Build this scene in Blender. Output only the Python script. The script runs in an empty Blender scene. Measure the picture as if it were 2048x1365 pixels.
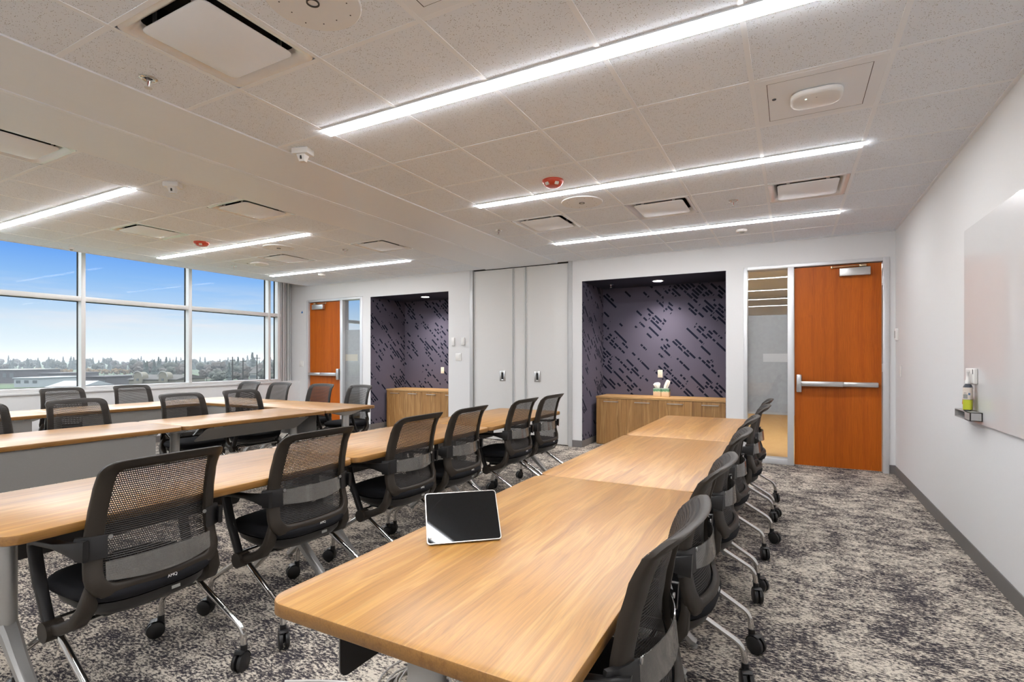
import bpy, bmesh, math, random
from mathutils import Vector, Matrix
random.seed(7)
R = math.radians
sc = bpy.context.scene
COL = sc.collection

# ------------------------------------------------------------------ camera, sky, exposure
YAW = 0.4916
FPX = 1041.6
cam_d = bpy.data.cameras.new('camera')
cam = bpy.data.objects.new('camera', cam_d)
COL.objects.link(cam)
cam.location = (0, 0, 1.3072)
cam.rotation_euler = (R(90), 0, YAW)
cam_d.sensor_width = 36
cam_d.lens = FPX / 2048 * 36
cam_d.shift_y = (717.8 - 682.5) / 2048
cam_d.clip_start = 0.05
cam_d.clip_end = 5000
sc.camera = cam
sc.view_settings.view_transform = 'Standard'
sc.view_settings.look = 'None'
sc.view_settings.gamma = 1
sc.view_settings.use_curve_mapping = False
sc.view_settings.exposure = 0.0
sc.cycles.use_denoising = True
sc.cycles.max_bounces = 12
sc.cycles.diffuse_bounces = 8
sc.cycles.glossy_bounces = 4
sc.cycles.transmission_bounces = 6
sc.cycles.transparent_max_bounces = 20
sc.cycles.caustics_reflective = False
sc.cycles.caustics_refractive = False
sc.cycles.sample_clamp_indirect = 6
LAMP = 52.0          # radiance of the ceiling light strips
SKY = 1.0

class NT:
    """small helper around a node tree"""
    def __init__(s, tree):
        s.t = tree
    def n(s, typ, **kw):
        nd = s.t.nodes.new(typ)
        for k, v in kw.items():
            if k.startswith('i_'):
                key = k[2:]
                key = int(key) if key.isdigit() else key.replace('_', ' ')
                s.set(nd.inputs[key], v)
            else:
                setattr(nd, k, v)
        return nd
    def set(s, sock, v):
        if isinstance(v, bpy.types.NodeSocket):
            s.t.links.new(v, sock)
        elif isinstance(v, bpy.types.Node):
            s.t.links.new(v.outputs[0], sock)
        else:
            sock.default_value = v
    def math(s, op, a, b=0.0, c=None, clamp=False):
        nd = s.t.nodes.new('ShaderNodeMath'); nd.operation = op; nd.use_clamp = clamp
        s.set(nd.inputs[0], a); s.set(nd.inputs[1], b)
        if c is not None: s.set(nd.inputs[2], c)
        return nd.outputs[0]
    def vmath(s, op, a, b):
        nd = s.t.nodes.new('ShaderNodeVectorMath'); nd.operation = op
        s.set(nd.inputs[0], a); s.set(nd.inputs[1], b)
        return nd.outputs[0]
    def mix(s, f, a, b, blend='MIX'):
        nd = s.t.nodes.new('ShaderNodeMix'); nd.data_type = 'RGBA'; nd.blend_type = blend
        s.set(nd.inputs[0], f); s.set(nd.inputs[6], a); s.set(nd.inputs[7], b)
        return nd.outputs[2]
    def ramp(s, f, stops, interp='LINEAR'):
        nd = s.t.nodes.new('ShaderNodeValToRGB'); cr = nd.color_ramp; cr.interpolation = interp
        while len(cr.elements) < len(stops): cr.elements.new(0.5)
        for e, (p, c) in zip(cr.elements, stops):
            e.position = p; e.color = c if len(c) == 4 else (*c, 1)
        s.set(nd.inputs[0], f)
        return nd.outputs[0]
    def noise(s, vec, scale, detail=2, rough=0.5, dim='3D'):
        nd = s.t.nodes.new('ShaderNodeTexNoise'); nd.noise_dimensions = dim
        s.set(nd.inputs['Vector'], vec); nd.inputs['Scale'].default_value = scale
        nd.inputs['Detail'].default_value = detail; nd.inputs['Roughness'].default_value = rough
        return nd.outputs['Fac']
    def mapping(s, vec, scale=(1, 1, 1), loc=(0, 0, 0), rot=(0, 0, 0)):
        nd = s.t.nodes.new('ShaderNodeMapping')
        s.set(nd.inputs['Vector'], vec)
        s.set(nd.inputs['Location'], loc); s.set(nd.inputs['Rotation'], rot); s.set(nd.inputs['Scale'], scale)
        return nd.outputs[0]
    def coord(s, kind='Object'):
        return s.t.nodes.new('ShaderNodeTexCoord').outputs[kind]
    def xyz(s, v):
        nd = s.t.nodes.new('ShaderNodeSeparateXYZ'); s.set(nd.inputs[0], v); return nd.outputs
    def comb(s, x, y, z):
        nd = s.t.nodes.new('ShaderNodeCombineXYZ')
        for i, v in enumerate((x, y, z)): s.set(nd.inputs[i], v)
        return nd.outputs[0]

# world: late-autumn sky, pale at the horizon, deep blue at the top of the view, thin cloud
w = bpy.data.worlds.new('sky'); sc.world = w; w.use_nodes = True
wt = NT(w.node_tree); w.node_tree.nodes.clear()
g = wt.coord('Generated')
x, y, z = wt.xyz(g)
base = wt.ramp(z, [(0.0, (0.76, 0.83, 0.88)), (0.015, (0.82, 0.90, 0.96)), (0.045, (0.74, 0.86, 0.97)), (0.08, (0.52, 0.71, 0.96)), (0.12, (0.30, 0.55, 0.96)), (0.16, (0.16, 0.40, 0.95)), (0.185, (1.6, 1.75, 2.0)), (0.23, (3.6, 3.75, 4.0)), (0.6, (5.2, 5.4, 5.7)), (1.0, (5.6, 5.8, 6.1))])  # upper stops: unseen bright sky added for table sheen and room light
cl = wt.noise(wt.mapping(g, scale=(4, 4, 42)), 1.0, 5, 0.6)
cl = wt.ramp(cl, [(0.45, (0, 0, 0)), (0.68, (1, 1, 1))])
band = wt.ramp(z, [(0.02, (0, 0, 0)), (0.05, (0.8, 0.8, 0.8)), (0.085, (0.6, 0.6, 0.6)), (0.13, (0, 0, 0))])
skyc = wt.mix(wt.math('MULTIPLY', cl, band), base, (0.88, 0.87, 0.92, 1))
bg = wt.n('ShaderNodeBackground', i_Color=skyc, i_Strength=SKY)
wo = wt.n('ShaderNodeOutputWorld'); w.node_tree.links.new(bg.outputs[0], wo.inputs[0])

# ------------------------------------------------------------------ materials
MATS = {}
def newmat(name):
    m = bpy.data.materials.new(name); m.use_nodes = True
    m.node_tree.nodes.clear()
    nt = NT(m.node_tree)
    out = nt.n('ShaderNodeOutputMaterial')
    MATS[name] = m
    return m, nt, out
def pbr(nt, out, color, rough=0.5, metal=0.0, spec=0.5, bump=None, bump_d=0.002, bump_s=0.4, coat=0.0, coat_r=0.1, **kw):
    b = nt.n('ShaderNodeBsdfPrincipled')
    nt.set(b.inputs['Base Color'], color if not isinstance(color, tuple) or len(color) == 4 else (*color, 1))
    nt.set(b.inputs['Roughness'], rough); nt.set(b.inputs['Metallic'], metal)
    b.inputs['Specular IOR Level'].default_value = spec
    b.inputs['Coat Weight'].default_value = coat; b.inputs['Coat Roughness'].default_value = coat_r
    for k, v in kw.items(): nt.set(b.inputs[k.replace('_', ' ')], v)
    if bump is not None:
        bp = nt.n('ShaderNodeBump', i_Height=bump, i_Distance=bump_d, i_Strength=bump_s)
        nt.t.links.new(bp.outputs[0], b.inputs['Normal'])
    nt.t.links.new(b.outputs[0], out.inputs[0])
    return b
def simple(name, color, rough=0.5, metal=0.0, spec=0.5, var=0.04, scale=30, **kw):
    m, nt, out = newmat(name)
    c = nt.coord()
    nz = nt.noise(c, scale, 3)
    v = nt.math('MULTIPLY_ADD', nz, 2 * var, 1 - var)
    col = nt.mix(1.0, (*color, 1), nt.comb(v, v, v), 'MULTIPLY')
    pbr(nt, out, col, rough, metal, spec, bump=nz, bump_d=0.0006, bump_s=0.15, **kw)
    return m

simple('wall_paint', (0.735, 0.735, 0.74), 0.75, var=0.012, scale=60, spec=0.3)
simple('white_metal', (0.85, 0.89, 0.94), 0.45, var=0.01)
simple('tee_white', (0.88, 0.92, 0.97), 0.5, var=0.01)
simple('white_plastic', (0.80, 0.79, 0.77), 0.4, var=0.01)
simple('ivory_plastic', (0.80, 0.74, 0.60), 0.4, var=0.01)
simple('aluminium', (0.70, 0.71, 0.73), 0.35, 0.35, var=0.02, scale=80)
simple('window_aluminium', (0.74, 0.745, 0.75), 0.4, 0.2, var=0.02)
simple('satin_steel', (0.62, 0.61, 0.60), 0.28, 0.85, var=0.03)
simple('reflector_metal', (0.86, 0.87, 0.88), 0.25, 0.25, var=0.02)
simple('brass_steel', (0.55, 0.42, 0.27), 0.3, 0.9, var=0.03)
simple('baseboard_grey', (0.155, 0.145, 0.14), 0.55, var=0.04)
simple('partition_fabric', (0.72, 0.715, 0.705), 0.8, var=0.03, scale=200, spec=0.2)
simple('partition_trim', (0.55, 0.555, 0.56), 0.4, 0.2, var=0.02)
simple('dark_void', (0.02, 0.02, 0.02), 0.8)
simple('black_gap', (0.012, 0.012, 0.012), 0.8)
simple('navy_paint', (0.010, 0.012, 0.032), 0.6, var=0.02)
simple('chair_plastic', (0.030, 0.023, 0.017), 0.45, spec=0.35, var=0.10, scale=400)
simple('black_plastic', (0.014, 0.013, 0.013), 0.38, var=0.05)
simple('chrome', (0.78, 0.77, 0.75), 0.10, 1.0, var=0.01)
simple('table_metal', (0.46, 0.455, 0.44), 0.38, 0.55, var=0.03, scale=120)
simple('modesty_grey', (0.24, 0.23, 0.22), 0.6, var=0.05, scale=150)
simple('modesty_shaded', (0.035, 0.031, 0.029), 0.6, var=0.05, scale=150)
simple('red_plastic', (0.50, 0.055, 0.022), 0.35, var=0.03)
simple('strobe_lens', (0.75, 0.72, 0.66), 0.15, 0.2)
simple('speaker_white', (0.82, 0.83, 0.84), 0.5, var=0.01)
simple('dark_ring', (0.03, 0.03, 0.03), 0.5)
simple('tablet_metal', (0.60, 0.56, 0.52), 0.3, 0.8)
simple('cable_grey', (0.30, 0.28, 0.26), 0.5)
simple('cable_white', (0.70, 0.68, 0.65), 0.5)
simple('tray_grey', (0.45, 0.44, 0.43), 0.4, 0.3)
simple('bottle_dark', (0.03, 0.035, 0.05), 0.3)
simple('label_green', (0.52, 0.56, 0.03), 0.45)
simple('label_cream', (0.75, 0.66, 0.58), 0.5)
simple('label_grey', (0.30, 0.30, 0.28), 0.5)
simple('label_blue', (0.10, 0.16, 0.28), 0.5)
simple('pack_red', (0.55, 0.02, 0.03), 0.4)
simple('tissue_white', (0.82, 0.78, 0.72), 0.9, var=0.02)
simple('sticker_blue', (0.02, 0.17, 0.50), 0.5)
simple('letter_white', (0.75, 0.74, 0.72), 0.5)
simple('corridor_floor', (0.66, 0.41, 0.16), 0.55, var=0.06, scale=6)
simple('corridor_wall', (0.54, 0.58, 0.63), 0.8, var=0.01)
simple('roof_white', (0.1800, 0.1950, 0.2050), 0.6, var=0.06, scale=0.3)
simple('stucco_beige', (0.1175, 0.1075, 0.0850), 0.9, var=0.08, scale=0.5)
simple('roof_brown', (0.032, 0.028, 0.025), 0.9, var=0.1, scale=0.5)
simple('wall_dark', (0.0450, 0.0400, 0.0425), 0.9, var=0.2, scale=0.4)
simple('pale_trim', (0.1600, 0.1550, 0.1425), 0.8)
simple('window_dark', (0.05, 0.055, 0.06), 0.3)
simple('pole_wood', (0.022, 0.020, 0.018), 0.9, var=0.1, scale=1)
simple('trunk_bark', (0.0400, 0.0325, 0.0275), 0.9, var=0.15, scale=3)
simple('leaf_conifer', (0.0234, 0.0303, 0.0253), 0.9, var=0.35, scale=0.7)
simple('leaf_olive', (0.0316, 0.0344, 0.0261), 0.9, var=0.35, scale=0.6)
simple('leaf_brown', (0.0344, 0.0275, 0.0220), 0.9, var=0.35, scale=0.6)
simple('leaf_orange', (0.0910, 0.0577, 0.0227), 0.9, var=0.3, scale=0.6)

def mat_ground():
    m, nt, out = newmat('outdoor_ground')
    c = nt.coord()
    big = nt.noise(c, 0.012, 3)
    col = nt.ramp(big, [(0.35, (0.05, 0.05, 0.042)), (0.5, (0.055, 0.075, 0.042)), (0.65, (0.06, 0.09, 0.048))])
    fine = nt.noise(c, 0.25, 4)
    v = nt.math('MULTIPLY_ADD', fine, 0.6, 0.7)
    pbr(nt, out, nt.mix(1.0, col, nt.comb(v, v, v), 'MULTIPLY'), 0.95, spec=0.1)
mat_ground()

def mat_ceiling():
    m, nt, out = newmat('ceiling_tile')
    c = nt.coord()
    v = nt.n('ShaderNodeTexVoronoi', feature='F1', i_Scale=105.0, i_Randomness=1.0, i_Vector=nt.mapping(c, scale=(1, 1.25, 0)))
    dens = nt.noise(c, 40, 2)
    r = nt.math('MULTIPLY_ADD', dens, 0.30, 0.03)
    dot = nt.math('LESS_THAN', v.outputs['Distance'], r)
    tone = nt.noise(c, 1.3, 2)
    base = nt.mix(tone, (0.82, 0.88, 0.96, 1), (0.86, 0.915, 0.985, 1))
    col = nt.mix(dot, base, (0.26, 0.25, 0.24, 1))
    pbr(nt, out, col, 0.9, spec=0.1, bump=nt.math('SUBTRACT', 1.0, dot), bump_d=0.002, bump_s=0.5)
mat_ceiling()

def mat_carpet():
    m, nt, out = newmat('carpet')
    c = nt.coord()
    big = nt.noise(nt.mapping(c, scale=(1.5, 1.1, 1)), 1.9, 4, 0.6)
    mid = nt.noise(nt.mapping(c, scale=(1.0, 1.6, 1)), 9.0, 4, 0.65)
    fine = nt.noise(nt.mapping(c, scale=(46, 96, 1)), 1.0, 3, 0.75)
    s = nt.math('ADD', fine, nt.math('MULTIPLY', nt.math('SUBTRACT', big, 0.5), 0.40))
    s = nt.math('ADD', s, nt.math('MULTIPLY', nt.math('SUBTRACT', mid, 0.5), 0.46))
    col = nt.ramp(s, [(0.405, (0.042, 0.038, 0.046)), (0.47, (0.13, 0.115, 0.11)), (0.52, (0.335, 0.295, 0.25)), (0.58, (0.66, 0.595, 0.51))])
    pbr(nt, out, col, 0.95, spec=0.05, bump=fine, bump_d=0.004, bump_s=0.6)
mat_carpet()

def mat_wood(name, base, dark, light, rough, axis='x', coat=0.3, streak=True, spec=0.6, sc_=1.0, coat_r=0.18, coat_ior=1.5):
    m, nt, out = newmat(name)
    oi = nt.n('ShaderNodeObjectInfo')
    c = nt.coord()
    off = nt.math('MULTIPLY', oi.outputs['Random'], 37.0)
    c = nt.vmath('ADD', c, nt.comb(off, off, off))
    if axis == 'x': s1, s2, s3 = (0.55, 7, 7), (1.0, 38, 38), (4, 230, 230)
    elif axis == 'y': s1, s2, s3 = (7, 0.55, 7), (38, 1.0, 38), (230, 4, 230)
    else: s1, s2, s3 = (7, 7, 0.55), (38, 38, 1.0), (230, 230, 4)
    warp = nt.noise(c, 1.6, 2)
    cw = nt.vmath('ADD', c, nt.vmath('SCALE', nt.comb(warp, warp, warp), 0.0) if False else nt.comb(nt.math('MULTIPLY', warp, 0.05), nt.math('MULTIPLY', warp, 0.05), nt.math('MULTIPLY', warp, 0.05)))
    a = nt.noise(nt.mapping(cw, scale=s1), sc_, 3, 0.55)
    b = nt.noise(nt.mapping(cw, scale=s2), sc_, 4, 0.6)
    f = nt.noise(nt.mapping(cw, scale=s3), 1.0, 3, 0.65)
    col = nt.ramp(b, [(0.30, dark), (0.50, base), (0.75, base)])
    if streak:
        st = nt.ramp(a, [(0.455, (0, 0, 0)), (0.478, (1, 1, 1)), (0.488, (1, 1, 1)), (0.53, (0, 0, 0))])
        col = nt.mix(nt.math('MULTIPLY', st, 0.62), col, (*light, 1))
    band = nt.math('MULTIPLY_ADD', a, 0.55, 0.72)
    fine = nt.math('MULTIPLY_ADD', f, 0.85, 0.575)
    v = nt.math('MULTIPLY', band, fine)
    col = nt.mix(1.0, col, nt.comb(v, v, v), 'MULTIPLY')
    pbr(nt, out, col, rough, spec=spec, bump=f, bump_d=0.0004, bump_s=0.12, coat=coat, coat_r=coat_r, Coat_IOR=coat_ior)
mat_wood('oak_laminate', (0.445, 0.206, 0.032), (0.33, 0.140, 0.018), (0.57, 0.31, 0.078), 0.5, 'x', coat=0.6, spec=0.5, coat_r=0.30, coat_ior=1.6)
mat_wood('oak_edge', (0.30, 0.140, 0.030), (0.21, 0.090, 0.017), (0.4, 0.2, 0.06), 0.4, 'x', coat=0.2, streak=False)
mat_wood('cabinet_oak', (0.36, 0.185, 0.058), (0.24, 0.112, 0.032), (0.50, 0.29, 0.11), 0.45, 'z', coat=0.1)
mat_wood('cabinet_top_oak', (0.52, 0.30, 0.11), (0.40, 0.21, 0.07), (0.62, 0.40, 0.18), 0.4, 'x', coat=0.2)
mat_wood('cherry_veneer', (0.43, 0.095, 0.003), (0.345, 0.069, 0.003), (0.50, 0.17, 0.03), 0.45, 'z', coat=0.0, spec=0.25, streak=False, sc_=0.45, coat_r=0.25)

def mat_mesh():
    m, nt, out = newmat('chair_mesh_fabric')
    uv = nt.coord('UV')
    u, v, _ = nt.xyz(uv)
    row = nt.math('DIVIDE', v, 0.0078)
    ri = nt.math('FLOOR', row)
    odd = nt.math('MULTIPLY', nt.math('MODULO', ri, 2.0), 0.5)
    colx = nt.math('ADD', nt.math('DIVIDE', u, 0.0068), odd)
    fx = nt.math('FRACT', nt.math('ADD', colx, 500.0)); fy = nt.math('FRACT', row)
    hx = nt.math('LESS_THAN', nt.math('ABSOLUTE', nt.math('SUBTRACT', fx, 0.5)), 0.305)
    hy = nt.math('LESS_THAN', nt.math('ABSOLUTE', nt.math('SUBTRACT', fy, 0.5)), 0.215)
    hole = nt.math('MULTIPLY', hx, hy)
    b = nt.n('ShaderNodeBsdfPrincipled')
    rib = nt.math('SINE', nt.math('MULTIPLY', fy, 6.283))
    col = nt.mix(nt.math('MULTIPLY_ADD', rib, 0.5, 0.5), (0.016, 0.013, 0.012, 1), (0.034, 0.028, 0.024, 1))
    nt.set(b.inputs['Base Color'], col)
    b.inputs['Roughness'].default_value = 0.6
    bp = nt.n('ShaderNodeBump', i_Height=rib, i_Distance=0.002, i_Strength=0.5)
    nt.t.links.new(bp.outputs[0], b.inputs['Normal'])
    tr = nt.n('ShaderNodeBsdfTransparent')
    mx = nt.n('ShaderNodeMixShader', i_0=hole)
    nt.t.links.new(b.outputs[0], mx.inputs[1]); nt.t.links.new(tr.outputs[0], mx.inputs[2])
    nt.t.links.new(mx.outputs[0], out.inputs[0])
mat_mesh()

simple('seat_fabric', (0.011, 0.011, 0.013), 0.85, var=0.2, scale=500, spec=0.2)

def mat_clear(name, alpha, color, rough=0.15):
    m, nt, out = newmat(name)
    c = nt.coord()
    nz = nt.noise(c, 25, 3)
    b = nt.n('ShaderNodeBsdfPrincipled', i_Roughness=rough)
    b.inputs['Base Color'].default_value = (*color, 1)
    b.inputs['Coat Weight'].default_value = 0.6
    tr = nt.n('ShaderNodeBsdfTransparent')
    a = nt.math('MULTIPLY_ADD', nz, 0.2, alpha - 0.1, clamp=True)
    mx = nt.n('ShaderNodeMixShader', i_0=a)
    nt.t.links.new(tr.outputs[0], mx.inputs[1]); nt.t.links.new(b.outputs[0], mx.inputs[2])
    nt.t.links.new(mx.outputs[0], out.inputs[0])
mat_clear('smoky_plastic', 0.62, (0.20, 0.19, 0.175), 0.12)
mat_clear('frosted_film', 0.76, (0.62, 0.63, 0.63), 0.5)

def mat_glass(name, tint=(0.97, 0.985, 0.98), boost=1.0):
    m, nt, out = newmat(name)
    fr = nt.n('ShaderNodeFresnel', i_IOR=1.5)
    geo = nt.n('ShaderNodeNewGeometry')
    f = nt.math('MULTIPLY', fr.outputs[0], nt.math('MULTIPLY', nt.math('SUBTRACT', 1.0, geo.outputs['Backfacing']), boost), clamp=True)
    tr = nt.n('ShaderNodeBsdfTransparent'); tr.inputs[0].default_value = (*tint, 1)
    gl = nt.n('ShaderNodeBsdfGlossy'); gl.inputs['Roughness'].default_value = 0.01
    mx = nt.n('ShaderNodeMixShader', i_0=f)
    nt.t.links.new(tr.outputs[0], mx.inputs[1]); nt.t.links.new(gl.outputs[0], mx.inputs[2])
    nt.t.links.new(mx.outputs[0], out.inputs[0])
mat_glass('window_glass', boost=0.06)
mat_glass('sidelight_glass', (0.90, 0.905, 0.91), boost=1.5)

def mat_plain(name, color, rough, coat=0.0, metal=0.0, spec=0.5, coat_r=0.02):
    m, nt, out = newmat(name)
    c = nt.coord(); nz = nt.noise(c, 3, 2)
    col = nt.mix(nz, tuple(v * 0.99 for v in color) + (1,), tuple(v * 1.01 for v in color) + (1,))
    pbr(nt, out, col, rough, metal, spec, coat=coat, coat_r=coat_r)
mat_plain('board_glass', (0.70, 0.70, 0.705), 0.3, coat=0.5)
mat_plain('screen_glass', (0.006, 0.006, 0.006), 0.03, coat=0.0, spec=0.4)

def mat_emit(name, color, strength):
    m, nt, out = newmat(name)
    e = nt.n('ShaderNodeEmission', i_Strength=strength); e.inputs[0].default_value = (*color, 1)
    nt.t.links.new(e.outputs[0], out.inputs[0])
mat_emit('light_strip', (1.0, 1.01, 1.03), LAMP)
mat_emit('downlight_glow', (1.0, 0.92, 0.87), 1600.0)
mat_emit('corridor_fill_strip', (1.0, 0.97, 0.94), 150.0)
mat_emit('status_led', (0.7, 1.0, 0.9), 2.5)

def mat_felt(name, axis, seam):
    m, nt, out = newmat(name)
    c = nt.coord()
    X, Y, Z = nt.xyz(c)
    h = X if axis == 'x' else Y
    half = nt.math('GREATER_THAN', h, seam)
    hs = nt.math('MULTIPLY_ADD', half, 7.31, h)
    along = nt.math('MULTIPLY', nt.math('SUBTRACT', hs, Z), 0.7071)
    across = nt.math('MULTIPLY', nt.math('ADD', hs, Z), 0.7071)
    P = 0.047
    q = nt.math('DIVIDE', nt.math('ADD', across, 50.0), P)
    ri = nt.math('FLOOR', q); fr = nt.math('FRACT', q)
    inrow = nt.math('LESS_THAN', nt.math('ABSOLUTE', nt.math('SUBTRACT', fr, 0.5)), 0.31)
    seg = nt.noise(nt.comb(nt.math('MULTIPLY', along, 2.6), nt.math('MULTIPLY', ri, 7.13), 0.0), 1.0, 1, 0.5)
    gap = nt.noise(nt.comb(nt.math('MULTIPLY', along, 17.0), nt.math('MULTIPLY', ri, 3.37), 9.0), 1.0, 1, 0.5)
    n2 = nt.noise(nt.comb(nt.math('MULTIPLY', along, 1.1), nt.math('MULTIPLY', across, 1.6), 4.0), 1.0, 1, 0.5)
    thr = nt.math('SUBTRACT', 0.72, nt.math('MULTIPLY', n2, 0.34))
    cut = nt.math('MULTIPLY', inrow, nt.math('MULTIPLY', nt.math('GREATER_THAN', seg, thr), nt.math('LESS_THAN', gap, 0.56)))
    ff = nt.noise(c, 260, 2, 0.7)
    felt = nt.mix(ff, (0.048, 0.044, 0.068, 1), (0.155, 0.142, 0.185, 1))
    col = nt.mix(cut, felt, (0.010, 0.012, 0.024, 1))
    hgt = nt.math('ADD', nt.math('MULTIPLY', cut, -1.0), nt.math('MULTIPLY', ff, 0.08))
    pbr(nt, out, col, 0.95, spec=0.1, bump=hgt, bump_d=0.009, bump_s=0.9)
mat_felt('felt_back_right', 'x', -1.735)
mat_felt('felt_back_left', 'x', -5.95)
mat_felt('felt_side', 'y', 99.0)

def mat_tissue():
    m, nt, out = newmat('tissue_box_print')
    c = nt.coord(); X, Y, Z = nt.xyz(c)
    n = nt.noise(c, 40, 3)
    t = nt.math('ADD', nt.math('DIVIDE', Z, 0.125), nt.math('MULTIPLY', nt.math('SUBTRACT', n, 0.5), 0.30))
    col = nt.ramp(t, [(0.45, (0.72, 0.56, 0.38)), (0.60, (0.62, 0.60, 0.42)), (0.68, (0.10, 0.30, 0.16)), (0.82, (0.05, 0.20, 0.10)), (0.95, (0.22, 0.30, 0.24))])
    pbr(nt, out, col, 0.5)
mat_tissue()

# ------------------------------------------------------------------ mesh helpers
def M(n): return MATS[n]
class MB:
    """collects shapes into one mesh"""
    def __init__(s): s.bm = bmesh.new(); s.mi = 0
    def _tag(s, faces):
        for f in faces: f.material_index = s.mi
    def box(s, x0, x1, y0, y1, z0, z1, bev=0.0, seg=2, rot=None):
        bm2 = bmesh.new()
        bmesh.ops.create_cube(bm2, size=1)
        bmesh.ops.scale(bm2, vec=(abs(x1 - x0), abs(y1 - y0), abs(z1 - z0)), verts=bm2.verts)
        if bev > 0:
            bmesh.ops.bevel(bm2, geom=bm2.edges[:], offset=bev, segments=seg, profile=0.5, affect='EDGES')
        c = Vector(((x0 + x1) / 2, (y0 + y1) / 2, (z0 + z1) / 2))
        mat = Matrix.Translation(c)
        if rot is not None: mat = mat @ rot
        s.add(bm2, mat)
        return s
    def add(s, bm2, mat=None):
        vm = {}
        for v in bm2.verts: vm[v] = s.bm.verts.new(mat @ v.co if mat is not None else v.co)
        for f in bm2.faces:
            try:
                nf = s.bm.faces.new([vm[v] for v in f.verts]); nf.material_index = s.mi
            except ValueError: pass
        bm2.free()
    def loft(s, rings, closed=True, cap0=True, cap1=True):
        vr = [[s.bm.verts.new(p) for p in r] for r in rings]
        n = len(vr[0])
        for a, b in zip(vr, vr[1:]):
            for i in range(n if closed else n - 1):
                j = (i + 1) % n
                f = s.bm.faces.new((a[i], a[j], b[j], b[i])); f.material_index = s.mi
        if cap0 and closed: s._tag([s.bm.faces.new(list(reversed(vr[0])))])
        if cap1 and closed: s._tag([s.bm.faces.new(vr[-1])])
        return s
    def tube(s, path, r, n=10, cap=True):
        pts = [Vector(p) for p in path]
        rs = r if isinstance(r, (list, tuple)) else [r] * len(pts)
        rings = []; nrm = None
        for i, p in enumerate(pts):
            t = (pts[min(i + 1, len(pts) - 1)] - pts[max(i - 1, 0)]).normalized()
            if nrm is None:
                nrm = t.orthogonal().normalized()
            else:
                nrm = (nrm - t * nrm.dot(t))
                nrm = nrm.normalized() if nrm.length > 1e-6 else t.orthogonal().normalized()
            b = t.cross(nrm)
            rings.append([p + (nrm * math.cos(2 * math.pi * k / n) + b * math.sin(2 * math.pi * k / n)) * rs[i] for k in range(n)])
        return s.loft(rings, True, cap, cap)
    def cyl(s, p0, p1, r, n=20, r1=None):
        return s.tube([p0, p1], [r, r if r1 is None else r1], n)
    def lathe(s, prof, center=(0, 0, 0), n=32, cap0=True, cap1=True, axis='z', sx=1.0, sy=1.0):
        c = Vector(center); rings = []
        for r, h in prof:
            ring = []
            for k in range(n):
                a = 2 * math.pi * k / n
                p = Vector((math.cos(a) * r * sx, math.sin(a) * r * sy, h))
                if axis == 'y': p = Vector((p.x, -p.z, p.y))
                elif axis == 'x': p = Vector((p.z, p.x, p.y))
                ring.append(c + p)
            rings.append(ring)
        return s.loft(rings, True, cap0, cap1)
    def prism(s, poly, z0, z1, bev=0.0):
        lo = [Vector((p[0], p[1], z0)) for p in poly]; hi = [Vector((p[0], p[1], z1)) for p in poly]
        return s.loft([lo, hi])
    def sweep(s, path, wds, ths, latn=8):
        """rounded-rectangle section swept in planes of constant y: path of (x, y, z); width along y, thickness in plane"""
        rings = []
        pts = [Vector(p) for p in path]
        for i, p in enumerate(pts):
            t = (pts[min(i + 1, len(pts) - 1)] - pts[max(i - 1, 0)]); t.y = 0; t.normalize()
            nrm = Vector((-t.z, 0, t.x))
            hw, ht = wds[i] / 2, ths[i] / 2
            cr = min(hw, ht) * 0.55
            ring = []
            for sx, sy, a0 in ((1, 1, 0), (-1, 1, 90), (-1, -1, 180), (1, -1, 270)):
                for a in (0, 45, 90):
                    ca, sa = math.cos(R(a0 + a)), math.sin(R(a0 + a))
                    ring.append(p + Vector((0, 1, 0)) * (sx * (hw - cr) + cr * ca) + nrm * (sy * (ht - cr) + cr * sa))
            rings.append(ring)
        return s.loft(rings)
    def build(s, name, mats, parent=None, smooth=True, angle=38, loc=None):
        me = bpy.data.meshes.new(name)
        bmesh.ops.recalc_face_normals(s.bm, faces=s.bm.faces[:])
        s.bm.to_mesh(me); s.bm.free()
        for m in (mats if isinstance(mats, (list, tuple)) else [mats]): me.materials.append(M(m))
        if smooth:
            me.shade_smooth(); me.set_sharp_from_angle(angle=R(angle))
        o = bpy.data.objects.new(name, me); COL.objects.link(o)
        if parent is not None: o.parent = parent
        if loc is not None: o.location = loc
        return o

def tag(o, label=None, cat=None, group=None, kind=None):
    if label: o['label'] = label
    if cat: o['category'] = cat
    if group: o['group'] = group
    if kind: o['kind'] = kind
    return o
def thing(name, label, cat, loc=(0, 0, 0), rz=0.0, group=None, kind=None):
    o = bpy.data.objects.new(name, None); COL.objects.link(o)
    o.empty_display_size = 0.1
    o.location = loc; o.rotation_euler = (0, 0, rz)
    return tag(o, label, cat, group, kind)
def struct(mb, name, mats, label, cat, **kw):
    return tag(mb.build(name, mats, **kw), label, cat, None, 'structure')
def dup(o, parent=None):
    c = o.copy(); COL.objects.link(c)
    if parent is not None: c.parent = parent
    for ch in KIDS.get(o.name, None) or [k for k in o.children]: dup(ch, c)
    return c
KIDS = {}
def fillet(pts, r, n=5):
    """polyline with rounded corners"""
    P = [Vector(p) for p in pts]; out = [P[0]]
    for a, b, c in zip(P, P[1:], P[2:]):
        u, v = (a - b), (c - b)
        d = min(r, u.length * 0.49, v.length * 0.49)
        p0, p1 = b + u.normalized() * d, b + v.normalized() * d
        for k in range(n + 1):
            t = k / n
            out.append(p0 * (1 - t) ** 2 + b * 2 * t * (1 - t) + p1 * t * t)
    out.append(P[-1]); return out
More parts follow.
